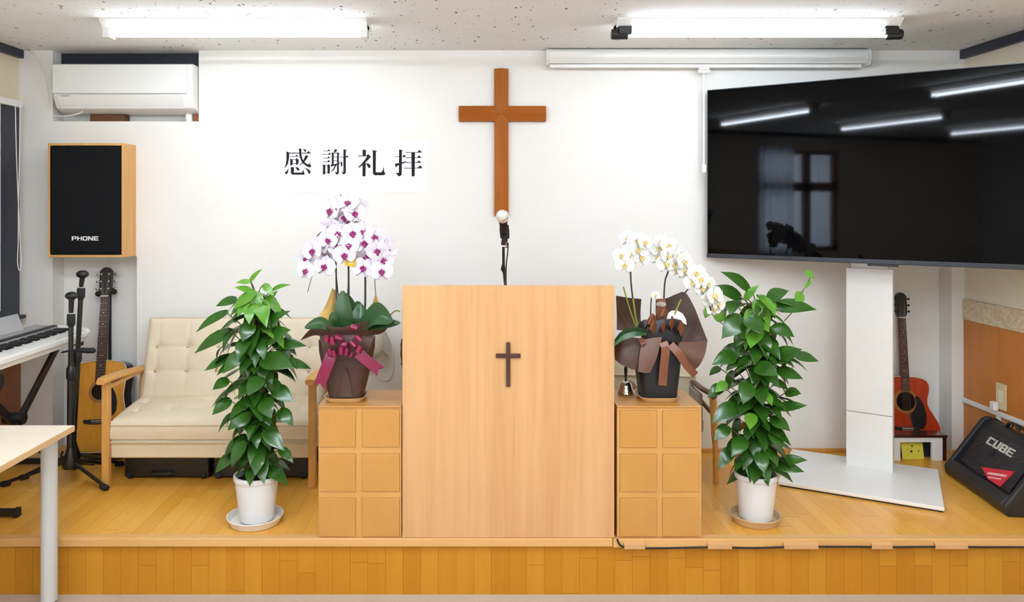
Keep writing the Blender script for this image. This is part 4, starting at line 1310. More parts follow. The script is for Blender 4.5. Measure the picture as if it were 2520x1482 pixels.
# ------------------------------------------------------------------ leaves and floor plants
def leaf(mb, base, tip, nrm, W, droop=0.12, fold=0.25, heart=True, n=7):
    """a leaf blade from base to tip, folded along its midrib"""
    base, tip, nrm = V(base), V(tip), V(nrm)
    d = tip - base
    L = d.length
    d.normalize()
    nrm = (nrm - d * nrm.dot(d)).normalized()
    sd = d.cross(nrm)
    sh = [(0, .10), (.05, .55), (.14, .86), (.28, 1), (.45, .95), (.62, .74), (.78, .46), (.9, .2), (1, .012)] if heart else [(0, .25), (.1, .55), (.25, .85), (.45, 1), (.65, .95), (.8, .74), (.92, .42), (1, .05)]
    rows = []
    for tt, w in sh:
        c = base + d * (L * tt) + nrm * (L * droop * (math.sin(PI * tt) * .9))
        row = []
        for q in (-1, -.55, 0, .55, 1):
            back = -.10 * L * abs(q) * (1 - tt) ** 6 if heart else 0
            row.append(c + sd * (q * w * W / 2) + nrm * (abs(q) ** 1.3 * w * W * .5 * fold - (abs(q) ** 4) * w * W * .10) + d * back)
        rows.append(row)
    mb.grid_rows(rows)


def tall_plant(name, label, px, s, zpot, rim_r, bot_r, prof, picks, young_from, seed, tendrils=()):
    rs = random.Random(seed)
    D = FPX / s
    X = (px - 1165) / s
    t = thing(name, label, 'potted plant', (X, D, ZS))
    z0 = ZS + .016
    pt = MB().lathe((X, D, 0), [(bot_r * .92, z0), (bot_r, z0 + .006), (rim_r * .93, zpot - .028), (rim_r * .955, zpot - .026), (rim_r * .985, zpot - .022), (rim_r, zpot - .006), (rim_r * .985, zpot), (rim_r * .9, zpot), (rim_r * .88, zpot - .03), (.01, zpot - .031)], 48)
    obj('pot', pt, 'pot', t)
    obj('soil', MB().lathe((X, D, 0), [(.004, zpot - .022), (rim_r * .5, zpot - .018), (rim_r * .875, zpot - .026), (rim_r * .86, zpot - .03)], 32, cap=(True, False)), 'soil', t)
    ztop = max(p[0] for p in prof)
    obj('moss_pole', MB().cyl((X, D, zpot - .03), (X + .006, D, ztop - .17), .021, .019, 16), 'moss', t)
    dark, light, stems = MB(), MB(), MB()

    def reach(z, side):
        pr = sorted(prof)
        for (za, la, ra), (zb, lb, rb) in zip(pr, pr[1:]):
            if za <= z <= zb:
                f = (z - za) / (zb - za)
                return (la + (lb - la) * f) if side < 0 else (ra + (rb - ra) * f)
        return .1
    zlo, zhi = min(p[0] for p in prof), ztop - .13
    nL = 140
    for i in range(nL):
        f = (i + .5) / nL
        z = zlo + (zhi - zlo) * f + rs.uniform(-.01, .01)
        az = i * 2.39996 + rs.uniform(-.3, .3)
        cx, cy = math.sin(az), -math.cos(az)
        R = reach(z, cx) * (.35 + .65 * abs(cx)) if abs(cx) > .3 else .5 * (reach(z, -1) + reach(z, 1)) * .72
        R *= rs.uniform(.78, 1.02)
        L = rs.uniform(.09, .15)
        out = V((cx, cy, 0))
        rb = max(.03, R - L * rs.uniform(.72, .9))
        base = V((X, D, z + rs.uniform(.02, .05))) + out * rb
        dz = -rs.uniform(.35, .95) * L
        tip = base + out * math.sqrt(max(L * L - dz * dz, .001)) * 1.0 + V((rs.uniform(-.02, .02), rs.uniform(-.02, .02), dz))
        nr = out * rs.uniform(.25, .8) + V((0, 0, 1)) + V((rs.uniform(-.35, .35), rs.uniform(-.5, .1), 0))
        leaf(light if f > .80 and rs.random() < (f - .70) * 3 else dark, base, tip, nr, L * rs.uniform(.5, .64), rs.uniform(.02, .18), rs.uniform(.12, .5))
        st_ = V((X, D, z - .05)) + out * .018
        mid = st_.lerp(base, .55) + V((0, 0, .02))
        stems.tube(smooth_line([st_, mid, base], 3), .0022, 5, cap=False)
    for (bx, by, tx, ty, w, y, od) in picks:
        b_, t_ = at(bx, by, D - od * .6), at(tx, ty, D - od)
        nr = V((rs.uniform(-.25, .25), -.75, .75))
        leaf(light if y else dark, b_, t_, nr, w / s, rs.uniform(.04, .12), rs.uniform(.15, .35))
        st_ = V((X + rs.uniform(-.01, .01), D - .015, b_.z - abs(b_.x - X) * .8 - .03))
        stems.tube(smooth_line([st_, st_.lerp(b_, .6) + V((0, -.01, .012)), b_], 3), .0024, 5, cap=False)
    for line, lvs in tendrils:
        stems.tube(smooth_line([at(*p) for p in line], 4), .0022, 5)
        for (bx, by, tx, ty, w, d_) in lvs:
            leaf(light, at(bx, by, d_), at(tx, ty, d_ - .02), V((.1, -1, .4)), w / s, .06, .2)
    obj('foliage', dark, 'leaf', t, angle=80)
    obj('young_leaves', light, 'young', t, angle=80)
    obj('stems', stems, 'stem', t)
    return t


zz = lambda y, s=538: CZ - (y - 507) / s
prof = [(zz(1165), .15, .13), (zz(1130), .17, .15), (zz(1080), .175, .145), (zz(1020), .18, .165), (zz(960), .2, .175), (zz(905), .235, .22), (zz(850), .24, .22), (zz(800), .22, .16), (zz(750), .15, .13), (zz(700), .10, .12), (zz(662), .04, .04)]
picks = [(616, 692, 646, 662, 15, 1, .02), (616, 693, 580, 696, 17, 1, .05), (619, 717, 577, 707, 20, 1, .06), (622, 722, 573, 762, 32, 1, .09), (580, 736, 531, 754, 27, 0, .05), (557, 770, 482, 819, 28, 0, .04),
         (672, 714, 716, 701, 16, 1, .04), (650, 701, 674, 729, 20, 1, .05), (656, 750, 684, 716, 22, 1, .03), (643, 807, 716, 765, 34, 0, .07), (657, 836, 716, 812, 50, 0, .1), (566, 816, 478, 871, 36, 0, .05),
         (616, 796, 596, 842, 40, 0, .12), (614, 752, 613, 799, 28, 1, .13), (676, 846, 755, 852, 36, 0, .06), (648, 884, 724, 906, 54, 0, .15), (705, 890, 766, 908, 28, 0, .02), (563, 878, 503, 913, 32, 0, .06),
         (596, 868, 548, 920, 40, 0, .13), (560, 935, 523, 960, 34, 0, .09), (675, 955, 722, 990, 40, 0, .1), (565, 985, 522, 1022, 34, 0, .1), (650, 985, 668, 1030, 42, 0, .16), (572, 1120, 530, 1165, 32, 0, .09),
         (690, 1105, 722, 1140, 26, 0, .08), (610, 1020, 560, 1060, 40, 0, .14), (640, 930, 610, 975, 44, 0, .16), (690, 1010, 722, 1050, 34, 0, .1), (655, 1060, 700, 1110, 38, 0, .14), (600, 1090, 570, 1150, 34, 0, .14), (640, 1120, 628, 1172, 32, 0, .14)]
tall_plant('potted_vine', 'tall climbing leafy plant in white pot before the cream sofa', 632, 538, .473, .104, .076, prof, picks, 0, 11)
prof = [(zz(1165, 536), .15, .16), (zz(1130, 536), .19, .2), (zz(1060, 536), .19, .185), (zz(990, 536), .2, .21), (zz(940, 536), .18, .2), (zz(890, 536), .19, .23), (zz(840, 536), .16, .17), (zz(790, 536), .15, .17), (zz(750, 536), .18, .2), (zz(705, 536), .17, .13), (zz(675, 536), .1, .06)]
picks = [(1842, 711, 1773, 669, 38, 0, .06), (1820, 730, 1750, 706, 42, 0, .04), (1823, 782, 1776, 833, 52, 0, .1), (1842, 782, 1878, 824, 48, 0, .16), (1892, 736, 1942, 716, 40, 0, .08), (1910, 756, 2010, 763, 46, 0, .06),
         (1903, 805, 1955, 830, 44, 0, .12), (1806, 874, 1752, 898, 40, 0, .08), (1908, 884, 1974, 860, 46, 0, .12), (1958, 876, 2015, 890, 30, 0, .04), (1915, 912, 1977, 933, 38, 0, .1), (1862, 903, 1916, 925, 46, 0, .17),
         (1776, 950, 1741, 980, 30, 0, .05), (1917, 1004, 1987, 998, 28, 0, .08), (1806, 999, 1751, 1042, 42, 0, .1), (1799, 1106, 1768, 1156, 32, 0, .1), (1922, 1136, 1987, 1133, 28, 0, .08), (1912, 1146, 1980, 1162, 30, 0, .1),
         (1870, 800, 1858, 745, 36, 0, .1), (1800, 745, 1796, 776, 30, 0, .1), (1840, 945, 1828, 995, 42, 0, .17), (1900, 1030, 1945, 1062, 40, 0, .13), (1850, 1020, 1845, 1058, 30, 1, .18), (1785, 942, 1760, 966, 24, 1, .08),
         (1835, 735, 1868, 702, 22, 1, .08), (1900, 1065, 1925, 1110, 36, 0, .15), (1830, 1080, 1800, 1125, 38, 0, .15), (1870, 1115, 1880, 1165, 36, 0, .16), (1935, 965, 1972, 970, 36, 0, .1), (1790, 1050, 1757, 1085, 32, 0, .1), (1880, 965, 1900, 1000, 26, 1, .17), (1770, 905, 1745, 925, 20, 0, .05)]
D2 = FPX / 536
tend = [([(1930, 790, D2), (1950, 768, D2 - .02), (1966, 745, D2 - .03), (1975, 718, D2 - .03), (1986, 700, D2 - .03), (1995, 680, D2 - .03)],
         [(1967, 720, 1966, 760, 26, D2 - .03), (1993, 693, 1978, 712, 10, D2 - .03), (1984, 668, 2003, 688, 16, D2 - .03)]),
        ([(1800, 810, D2), (1775, 795, D2 - .02), (1758, 780, D2 - .03), (1742, 762, D2 - .03)], [(1742, 760, 1735, 784, 20, D2 - .03), (1764, 788, 1788, 760, 26, D2 - .03)])]
tall_plant('potted_vine', 'tall climbing leafy plant in white pot between the white orchid and television', 1860, 536, .474, .097, .073, prof, picks, 0, 23, tend)
for px, s, r, mt, lab in ((628, 538, .127, 'saucer_white', 'wide white saucer under the plant pot before the sofa'), (1858, 536, .113, 'saucer_beige', 'beige round saucer under the plant pot near the television')):
    X, D = (px - 1165) / s, FPX / s
    tag(obj('plant_saucer', MB().lathe((X, D, ZS), [(r * .82, 0), (r * .86, .002), (r * .97, .030), (r, .034), (r * .995, .038), (r * .965, .037), (r * .86, .012), (.01, .011)], 48), mt), lab, 'saucer', 'saucers under the floor plants')


# ------------------------------------------------------------------ orchids
def petal_mesh(kind):
    mb = MB()

    def pet(ang, L, W, base, cup, zoff):
        d = V((math.cos(ang), 0, math.sin(ang)))
        sd = V((-math.sin(ang), 0, math.cos(ang)))
        rows = []
        for tt in (0, .08, .22, .4, .58, .75, .88, .96, 1):
            w = W * (math.sin(PI * min(1, tt * .97 + .03) ** .78)) ** .62 if tt < 1 else W * .08
            row = []
            for q in (-1, -.6, -.2, .2, .6, 1):
                rr = base + L * tt * (1 - .06 * q * q)
                row.append(d * rr + sd * (q * w / 2) + V((0, zoff - cup * (tt ** 2) * L * .35 - .0025 * math.sin(q * 5 + ang) - abs(q) * w * .10, 0)))
            rows.append(row)
        mb.grid_rows(rows)
    pet(PI / 2, .041, .040, .003, .2, .004)                 # dorsal sepal
    pet(PI * 1.5 - .52, .040, .036, .003, -.1, .004)
    pet(PI * 1.5 + .52, .040, .036, .003, -.1, .004)
    pet(.16, .045, .064, .002, .25, 0)                      # two broad petals
    pet(PI - .16, .045, .064, .002, .25, 0)
    return mb


def lip_mesh():
    mb = MB()
    mb.ball((0, -.006, .002), (.0035, .006, .0045), 10)
    mb.ball((-.007, -.010, -.004), (.0055, .006, .0075), 10)
    mb.ball((.007, -.010, -.004), (.0055, .006, .0075), 10)
    mb.ball((0, -.014, -.011), (.0058, .0055, .0085), 10)
    return mb


def orchid_heads(t, spots, me, lm, s_c, rs, stem_top=None):
    for px, py, d, yaw, pit, sc in spots:
        b = part_at('blossom', me, t, at(px, py, d), (math.radians(pit), math.radians(rs.uniform(-14, 14)), math.radians(yaw)), sc)
        l = bpy.data.objects.new('lip', lm)
        COL.objects.link(l)
        l.parent = b


# lilac-white orchid on the cabinet by the sofa
rs = random.Random(8)
OD = 3.49
t = thing('potted_orchid', 'lilac-white orchid with magenta lips in brown wrapped pot with magenta bow', 'orchid', (-.574, OD, .826))
pz = [(.072, .080, .838), (.080, .083, .87), (.103, .090, .97), (.119, .095, 1.05), (.121, .097, 1.10)]
OX = -.574


def sqring(cx, cy, hx, hy, z, r=.35, n=32):
    out = []
    for i in range(n):
        q = 2 * PI * (i + .5) / n
        c, s_ = math.cos(q), math.sin(q)
        m_ = (abs(c) ** 5 + abs(s_) ** 5) ** (-1 / 5)
        out.append(V((cx + hx * c * m_, cy + hy * s_ * m_, z)))
    return out


obj('pot', MB().rings([sqring(OX + .004, OD, a, b, z) for a, b, z in pz] + [sqring(OX + .004, OD, .108, .085, 1.10), sqring(OX + .004, OD, .1, .08, 1.06)]), 'brown_wrap', t, angle=50)
fl = MB()
P0 = lambda x, y, o=0.0: at(x, y, OD - .092 - o)
fl.grid_rows([[P0(848, 903, .008), P0(838, 940, .002), P0(831, 978, .0)], [P0(849, 903, .013), P0(850, 940, .010), P0(851, 978, .006)], [P0(850, 903, .008), P0(861, 940, .002), P0(867, 978, .0)]])
obj('fold', fl, 'brown_wrap', t, solid=.002)
tr_ = MB().rings([sqring(OX, OD, .076, .076, .8265, n=32), sqring(OX, OD, .078, .078, .829), sqring(OX, OD, .092, .092, .848), sqring(OX, OD, .089, .089, .848), sqring(OX, OD, .075, .075, .834)])
obj('tray', tr_, 'tray', t, angle=30)


def sheet(name, rows, mat, parent, solid=.0016):
    mb = MB()
    rr = [smooth_line(r, 5) for r in rows]
    cols = list(zip(*rr))
    cols = [smooth_line(c, 4) for c in cols]
    mb.grid_rows([list(r) for r in cols])
    return obj(name, mb, mat, parent, solid=solid, angle=80)


q = lambda *pts: [at(*p) for p in pts]
sheet('gold_peak', [q((772, 795, 3.44), (800, 755, 3.50), (818, 709, 3.55)), q((800, 800, 3.42), (812, 765, 3.47), (822, 712, 3.54)), q((826, 800, 3.44), (828, 765, 3.49), (828, 716, 3.56))], 'gold_wrap', t)
sheet('gold_peak', [q((897, 790, 3.55), (912, 760, 3.58), (923, 727, 3.6)), q((925, 790, 3.53), (928, 765, 3.56), (925, 728, 3.6)), q((946, 790, 3.55), (936, 760, 3.58), (927, 729, 3.6))], 'gold_wrap', t)
sheet('wrap_collar', [q((739, 838, 3.40), (762, 812, 3.37), (790, 800, 3.37), (840, 806, 3.36), (880, 795, 3.36), (925, 790, 3.37), (953, 800, 3.42)),
                      q((770, 826, 3.39), (782, 816, 3.375), (800, 812, 3.37), (842, 815, 3.365), (880, 810, 3.37), (920, 808, 3.38), (950, 812, 3.43)),
                      q((787, 826, 3.395), (795, 826, 3.388), (808, 826, 3.385), (845, 828, 3.38), (880, 826, 3.385), (905, 826, 3.39), (935, 822, 3.43))], 'brown_wrap', t, .002)
sheet('wrap_collar', [q((786, 824, 3.40), (792, 850, 3.385), (800, 890, 3.39)), q((840, 824, 3.375), (842, 845, 3.372), (846, 885, 3.382)), q((918, 824, 3.40), (915, 845, 3.385), (902, 880, 3.39))], 'brown_wrap', t, .002)
for nm, mt, pts, w in (('leaf', 'orchid_leaf', ((850, 820, 3.45), (846, 770, 3.44), (843, 716, 3.46)), .08), ('leaf', 'orchid_leaf', ((850, 820, 3.48), (862, 775, 3.47), (852, 722, 3.5)), .08),
                       ('leaf', 'orchid_leaf', ((880, 815, 3.46), (886, 785, 3.45), (888, 748, 3.48)), .08), ('leaf', 'orchid_leaf', ((868, 815, 3.52), (872, 785, 3.55), (882, 742, 3.6)), .10),
                       ('leaf', 'orchid_leaf', ((885, 805, 3.42), (925, 775, 3.36), (966, 790, 3.32)), .105), ('leaf', 'orchid_leaf', ((832, 815, 3.43), (822, 790, 3.41), (818, 768, 3.41)), .045),
                       ('leaf', 'orchid_leaf', ((826, 814, 3.40), (790, 796, 3.36), (750, 806, 3.33)), .055), ('leaf', 'orchid_leaf', ((880, 805, 3.44), (930, 800, 3.36), (985, 795, 3.34)), .05)):
    c_ = smooth_line([at(*p) for p in pts], 6)
    mb = MB()
    n_ = len(c_)
    side = (c_[-1] - c_[0]).cross(V((0, -1, .5))).normalized()
    rows = []
    for i, p in enumerate(c_):
        f = i / (n_ - 1)
        w_ = w * .5 * (math.sin(PI * min(1, .12 + f * .88)) ** .55 if f < 1 else .12)
        rows.append([p + side * (a_ * w_) + V((0, -1, .5)).normalized() * (abs(a_) ** 1.5 * w_ * .35) for a_ in (-1, -.6, -.2, 0, .2, .6, 1)])
    mb.grid_rows(rows)
    obj(nm, mb, mt, t, solid=.0018, angle=80)
for pts, r in ((((830, 815, 3.49), (828, 740, 3.5), (827, 660, 3.5), (826, 600, 3.48), (833, 560, 3.46), (850, 520, 3.46), (868, 505, 3.44)), .0035), (((842, 815, 3.49), (834, 745, 3.5), (826, 665, 3.51)), .0028),
               (((860, 815, 3.5), (858, 700, 3.5), (857, 615, 3.5), (852, 560, 3.5), (846, 520, 3.5)), .0042), (((848, 800, 3.5), (856, 720, 3.505), (858, 640, 3.5)), .0028),
               (((898, 805, 3.5), (899, 700, 3.5), (898, 620, 3.5), (905, 570, 3.49), (922, 560, 3.47), (942, 590, 3.45), (948, 640, 3.43)), .0045),
               (((826, 600, 3.48), (800, 570, 3.46), (778, 585, 3.45), (764, 620, 3.44), (757, 660, 3.43)), .0026),
               (((773, 668, 3.44), (765, 690, 3.44), (757, 719, 3.44)), .0014), (((922, 684, 3.44), (923, 705, 3.45), (925, 728, 3.47)), .0016), (((838, 478, 3.46), (839, 486, 3.46), (836, 500, 3.46), (850, 530, 3.46)), .0016)):
    obj('stem', MB().tube(smooth_line([at(*p) for p in pts], 5), r, 8), 'stem_dark', t)
obj('stem', MB().tube(smooth_line(q((940, 800, 3.44), (962, 774, 3.43), (974, 765, 3.42), (985, 767, 3.42)), 5), [.003] * 15 + [.002], 8), 'bud', t)
bm1, bm2 = mesh_only('lilac_blossom', petal_mesh(0), 'petal'), mesh_only('magenta_lip', lip_mesh(), 'lip')
lips = [(500, 315, -30, 6), (755, 215, -10, -30), (850, 360, 8, 0), (918, 280, 45, 0), (765, 480, 0, 22), (700, 400, -12, 30), (820, 640, 0, 12), (765, 825, -3, 0), (470, 740, -14, 4), (505, 555, -14, 24), (985, 615, -8, 0),
        (985, 785, 6, 2), (590, 650, 20, 6), (600, 830, 10, 8), (1130, 700, 30, 4), (415, 1130, -8, 4), (440, 965, -12, 20), (145, 1195, -22, 0), (150, 1015, -24, 14), (240, 900, -26, 10), (970, 1150, 6, 0),
        (1010, 985, 6, 20), (1260, 1030, 14, 20), (1235, 1200, 16, 4), (1170, 895, 14, 20), (1310, 905, 40, 4), (1250, 800, 30, 8), (600, 250, -14, 10), (350, 830, -30, 8), (700, 960, 0, 14)]
orchid_heads(t, [(730 + x / 5.928, 470 + (y - 38) / 5.928, 3.43 - .02 * math.cos(math.radians(yw)) + rs.uniform(-.025, .02), yw, pt_, rs.uniform(1.06, 1.22)) for x, y, yw, pt_ in lips], bm1, bm2, 547, rs)
cd = MB().prism([(849, 629), (875, 628), (875, 656), (849, 655)], lambda a, b, c: at(a, b, c), 3.395, 3.397)
cdo = obj('card', cd, 'yellow_card', t)
cdm = MB()
for a, b, w_, h_ in ((861, 636, 3, 3), (863, 648, 6, 1)):
    cdm.prism([(a - w_, b - h_ / 2), (a + w_, b - h_ / 2), (a + w_, b + h_ / 2), (a - w_, b + h_ / 2)] if h_ < 2 else [(a + 2.2 * math.cos(i * PI / 6), b + 2.2 * math.sin(i * PI / 6)) for i in range(12)], lambda a, b, c: at(a, b, c), 3.3945, 3.395)
obj('print', cdm, 'paper', cdo)


def ribbon(name, parent, pts, w, mat, wd=None, solid=.0009, notch=False):
    c_ = smooth_line([at(*p) if len(p) == 3 and p[0] > 50 else V(p) for p in pts], 6)
    rows = []
    for i, p in enumerate(c_):
        tg = (c_[min(i + 1, len(c_) - 1)] - c_[max(i - 1, 0)]).normalized()
        sd = wd if wd is not None else tg.cross(V((0, -1, 0.15))).normalized()
        rows.append([p + sd * (w * a_) + (tg * (-.018 if notch and i == len(c_) - 1 and abs(a_) < .1 else 0)) for a_ in (-.5, 0, .5)])
    mb = MB().grid_rows(rows)
    return obj(name, mb, mat, parent, solid=solid, angle=70)


bow = obj('bow', MB().ball(at(846, 850, 3.36), (.022, .014, .02), 14), 'ribbon', t)
for x, y, a_, R_ in ((805, 832, 100, .02), (818, 838, 80, .022), (834, 832, 20, .02), (872, 806, 15, .02), (882, 832, 42, .02), (868, 846, 48, .02), (884, 858, 110, .022), (812, 866, 70, .02), (822, 870, 75, .02), (840, 862, 85, .022), (854, 864, 100, .02), (866, 872, 110, .014)):
    c_ = at(x, y, 3.345)
    al = math.radians(a_)
    ax_ = V((math.cos(al), 0, -math.sin(al)))
    pr_ = V((math.sin(al), 0, math.cos(al)))
    loop = [c_ + pr_ * (R_ * .6 * math.cos(w_)) + V((0, -.018 * math.sin(w_), 0)) for w_ in (PI * 1.25 * i / 10 - .4 for i in range(11))]
    mb = MB().grid_rows([[p + ax_ * (R_ * .75 * s_) for s_ in (-1, -.3, .3, 1)] for p in loop])
    obj('loop', mb, 'ribbon', bow, solid=.0009, angle=80)
ribbon('tail', bow, [(818, 868, 3.35), (805, 900, 3.34), (784, 953, 3.34)], .050, 'ribbon', notch=True)
ribbon('tail', bow, [(882, 868, 3.35), (900, 885, 3.345), (938, 915, 3.35)], .046, 'ribbon', notch=True)

# white orchid on the cabinet by the television
OD2, OX2 = 3.50, .832
t = thing('potted_orchid', 'white orchid in black pot with wide brown wrapping paper, television side of the lectern', 'orchid', (OX2, OD2, .826))
pz = [(.076, .076, .838), (.079, .079, .85), (.090, .088, .95), (.100, .095, 1.05), (.102, .097, 1.08)]
obj('pot', MB().rings([sqring(OX2, OD2, a, b, z) for a, b, z in pz] + [sqring(OX2, OD2, .085, .085, 1.08), sqring(OX2, OD2, .08, .08, 1.04)]), 'navy_wrap', t, angle=50)
tr_ = MB().rings([sqring(OX2, OD2, .076, .076, .8265), sqring(OX2, OD2, .078, .078, .829), sqring(OX2, OD2, .094, .094, .848), sqring(OX2, OD2, .091, .091, .848), sqring(OX2, OD2, .075, .075, .834)])
obj('tray', tr_, 'tray', t, angle=30)
sheet('wrap_sheet', [q((1516, 728, 3.50), (1518, 770, 3.49), (1518, 812, 3.46)), q((1548, 733, 3.54), (1548, 775, 3.53), (1550, 815, 3.48)), q((1578, 736, 3.58), (1576, 775, 3.57), (1580, 815, 3.50))], 'brown_wrap', t)
sheet('wrap_sheet', [q((1516, 728, 3.495), (1518, 750, 3.49), (1519, 768, 3.49)), q((1524, 745, 3.475), (1530, 775, 3.465), (1540, 800, 3.46)), q((1519, 768, 3.488), (1540, 795, 3.455), (1561, 812, 3.45))], 'brown_wrap2', t)
sheet('wrap_sheet', [q((1614, 736, 3.60), (1614, 780, 3.58), (1620, 820, 3.54)), q((1640, 734, 3.63), (1640, 780, 3.60), (1640, 825, 3.54)), q((1662, 725, 3.64), (1658, 780, 3.61), (1652, 830, 3.53)), q((1686, 720, 3.64), (1680, 785, 3.60), (1662, 838, 3.52)), q((1708, 755, 3.62), (1698, 805, 3.58), (1668, 845, 3.5)), q((1724, 795, 3.57), (1705, 825, 3.53), (1672, 850, 3.48)), q((1741, 838, 3.50), (1712, 843, 3.48), (1676, 850, 3.45))], 'brown_wrap', t)
sheet('wrap_sheet', [q((1741, 838, 3.495), (1708, 842, 3.45), (1674, 842, 3.42)), q((1736, 868, 3.44), (1705, 862, 3.42), (1670, 850, 3.40)), q((1728, 888, 3.42), (1700, 878, 3.41), (1668, 862, 3.40)), q((1716, 905, 3.44), (1692, 890, 3.42), (1668, 872, 3.40)), q((1699, 915, 3.47), (1684, 900, 3.44), (1666, 880, 3.41))], 'brown_wrap2', t)
sheet('wrap_skirt', [q((1513, 838, 3.45), (1512, 865, 3.42), (1513, 885, 3.40)), q((1530, 832, 3.43), (1530, 870, 3.39), (1528, 897, 3.385)), q((1550, 830, 3.42), (1548, 875, 3.385), (1545, 905, 3.38)), q((1572, 832, 3.41), (1565, 885, 3.385), (1560, 910, 3.38)), q((1592, 832, 3.40), (1584, 885, 3.39), (1572, 900, 3.385))], 'brown_wrap', t)
sheet('wrap_flap', [q((1580, 838, 3.39), (1573, 880, 3.375), (1570, 914, 3.375)), q((1604, 832, 3.385), (1595, 880, 3.365), (1586, 918, 3.37)), q((1629, 830, 3.385), (1616, 880, 3.37), (1600, 917, 3.375))], 'brown_wrap2', t)
sheet('wrap_collar', [q((1570, 800, 3.43), (1585, 787, 3.41), (1610, 790, 3.40), (1640, 785, 3.40), (1668, 792, 3.42), (1682, 810, 3.44)), q((1575, 820, 3.42), (1590, 815, 3.395), (1612, 815, 3.385), (1640, 815, 3.385), (1664, 818, 3.40), (1680, 826, 3.43)), q((1582, 840, 3.42), (1595, 840, 3.395), (1615, 842, 3.39), (1640, 842, 3.39), (1664, 842, 3.40), (1678, 840, 3.43))], 'navy_wrap', t)
for pts, w in ((((1590, 798, 3.40), (1600, 785, 3.37), (1612, 795, 3.385)), .05), (((1595, 812, 3.385), (1604, 800, 3.355), (1613, 812, 3.38)), .045), (((1627, 812, 3.385), (1630, 798, 3.355), (1634, 812, 3.38)), .035), (((1644, 806, 3.385), (1650, 788, 3.35), (1656, 804, 3.38)), .04), (((1664, 818, 3.40), (1672, 800, 3.37), (1680, 818, 3.40)), .04), (((1620, 776, 3.41), (1632, 768, 3.39), (1642, 778, 3.41)), .04)):
    ribbon('bow_loop', t, pts, w, 'ribbon_brown', wd=V((.35, 0, .94)))
ribbon('tail', t, [(1632, 842, 3.378), (1638, 860, 3.37), (1634, 900, 3.375), (1630, 949, 3.385)], .037, 'ribbon_brown')
ribbon('tail', t, [(1650, 848, 3.372), (1672, 872, 3.36), (1690, 900, 3.37), (1712, 924, 3.39)], .034, 'ribbon_brown')
ribbon('tail', t, [(1575, 832, 3.388), (1582, 845, 3.366), (1585, 850, 3.37)], .02, 'ribbon_brown')
mb = MB()
c_ = [at(*p) for p in ((1590, 818, 3.38), (1560, 816, 3.36), (1530, 826, 3.35), (1512, 842, 3.35))]
c_ = smooth_line(c_, 5)
rows = []
for i, p in enumerate(c_):
    f = i / (len(c_) - 1)
    w_ = .022 * math.sin(PI * min(1, .1 + f * .75)) ** .6
    rows.append([p + V((0, 0, a_ * w_)) + V((0, -abs(a_) * .012, 0)) for a_ in (-1, -.5, 0, .5, 1)])
obj('leaf', mb.grid_rows(rows), 'orchid_leaf', t, solid=.002, angle=80)
tg_ = obj('tag_stick', MB().prism([(1617, 736), (1638, 735), (1640, 775), (1614, 775)], lambda a, b, c: at(a, b, c), 3.44, 3.442), 'ribbon_brown', t)
obj('emblem', MB().prism([(1627 + 12.5 * math.cos(i * PI / 10), 749 + 6.5 * math.sin(i * PI / 10)) for i in range(20)], lambda a, b, c: at(a, b, c), 3.437, 3.439), 'nickel', tg_)
wp = MB().rings([[at(x, y, d_) for x, y in ((1640, 786), (1642, 772), (1652, 765), (1666, 764), (1680, 772), (1688, 786), (1690, 800), (1682, 796), (1676, 788), (1660, 784))] for d_ in (3.44, 3.45)])
obj('inner_liner', wp, 'paper', t)
for pts, r, mt in ((((1572, 815, 3.46), (1565, 780, 3.47), (1556, 725, 3.48), (1552, 680, 3.48), (1553, 640, 3.48), (1557, 615, 3.47), (1566, 596, 3.46)), .0036, 'stem_dark'), (((1570, 815, 3.465), (1556, 780, 3.47), (1545, 745, 3.47), (1534, 706, 3.47)), .0034, 'bud'), (((1572, 812, 3.462), (1564, 778, 3.47), (1558, 735, 3.478)), .0042, 'bud'),
                   (((1634, 790, 3.48), (1634, 730, 3.49), (1637, 690, 3.49), (1644, 665, 3.48), (1636, 630, 3.47), (1652, 610, 3.46), (1675, 640, 3.45)), .0036, 'stem_dark'), (((1650, 800, 3.46), (1664, 765, 3.44), (1678, 732, 3.43), (1699, 708, 3.42), (1716, 710, 3.40), (1738, 735, 3.38), (1750, 765, 3.37)), .0032, 'stem_dark'),
                   (((1652, 797, 3.458), (1663, 767, 3.439), (1676, 736, 3.43)), .0038, 'bud'), (((1601, 790, 3.48), (1602, 745, 3.47), (1606, 724, 3.47)), .0028, 'stem_dark')):
    obj('stem', MB().tube(smooth_line([at(*p) for p in pts], 5), r, 8), mt, t)
bm3, bm4 = mesh_only('white_blossom', petal_mesh(1), 'petal_white'), mesh_only('yellow_lip', lip_mesh(), 'lip_yellow')
K = 1976 / 280
sp = [(210, 430, -20, 0), (265, 600, -10, 0), (340, 390, 10, 10), (470, 180, -5, 0), (320, 130, -20, -5), (610, 200, 20, 0), (500, 330, 0, 10), (550, 470, 14, 0), (480, 400, 5, 20), (860, 310, -8, 5), (900, 190, 5, 10), (1020, 260, 20, 0), (850, 460, -10, 16), (985, 570, 0, 0), (1020, 440, 10, 0), (1140, 400, 25, 10),
      (1130, 590, 5, 15), (1290, 540, 25, 0), (1230, 460, 20, 10), (1310, 700, 15, -5), (1170, 660, 0, 20), (1575, 840, 10, 0), (1500, 730, 0, 10), (1440, 900, -10, 5), (1615, 1000, 14, 0), (1700, 920, 25, 5), (1730, 1190, 20, 5), (1810, 1130, 30, 0), (1800, 1330, 20, 8), (1880, 1270, 30, 0), (790, 1130, 20, 0)]
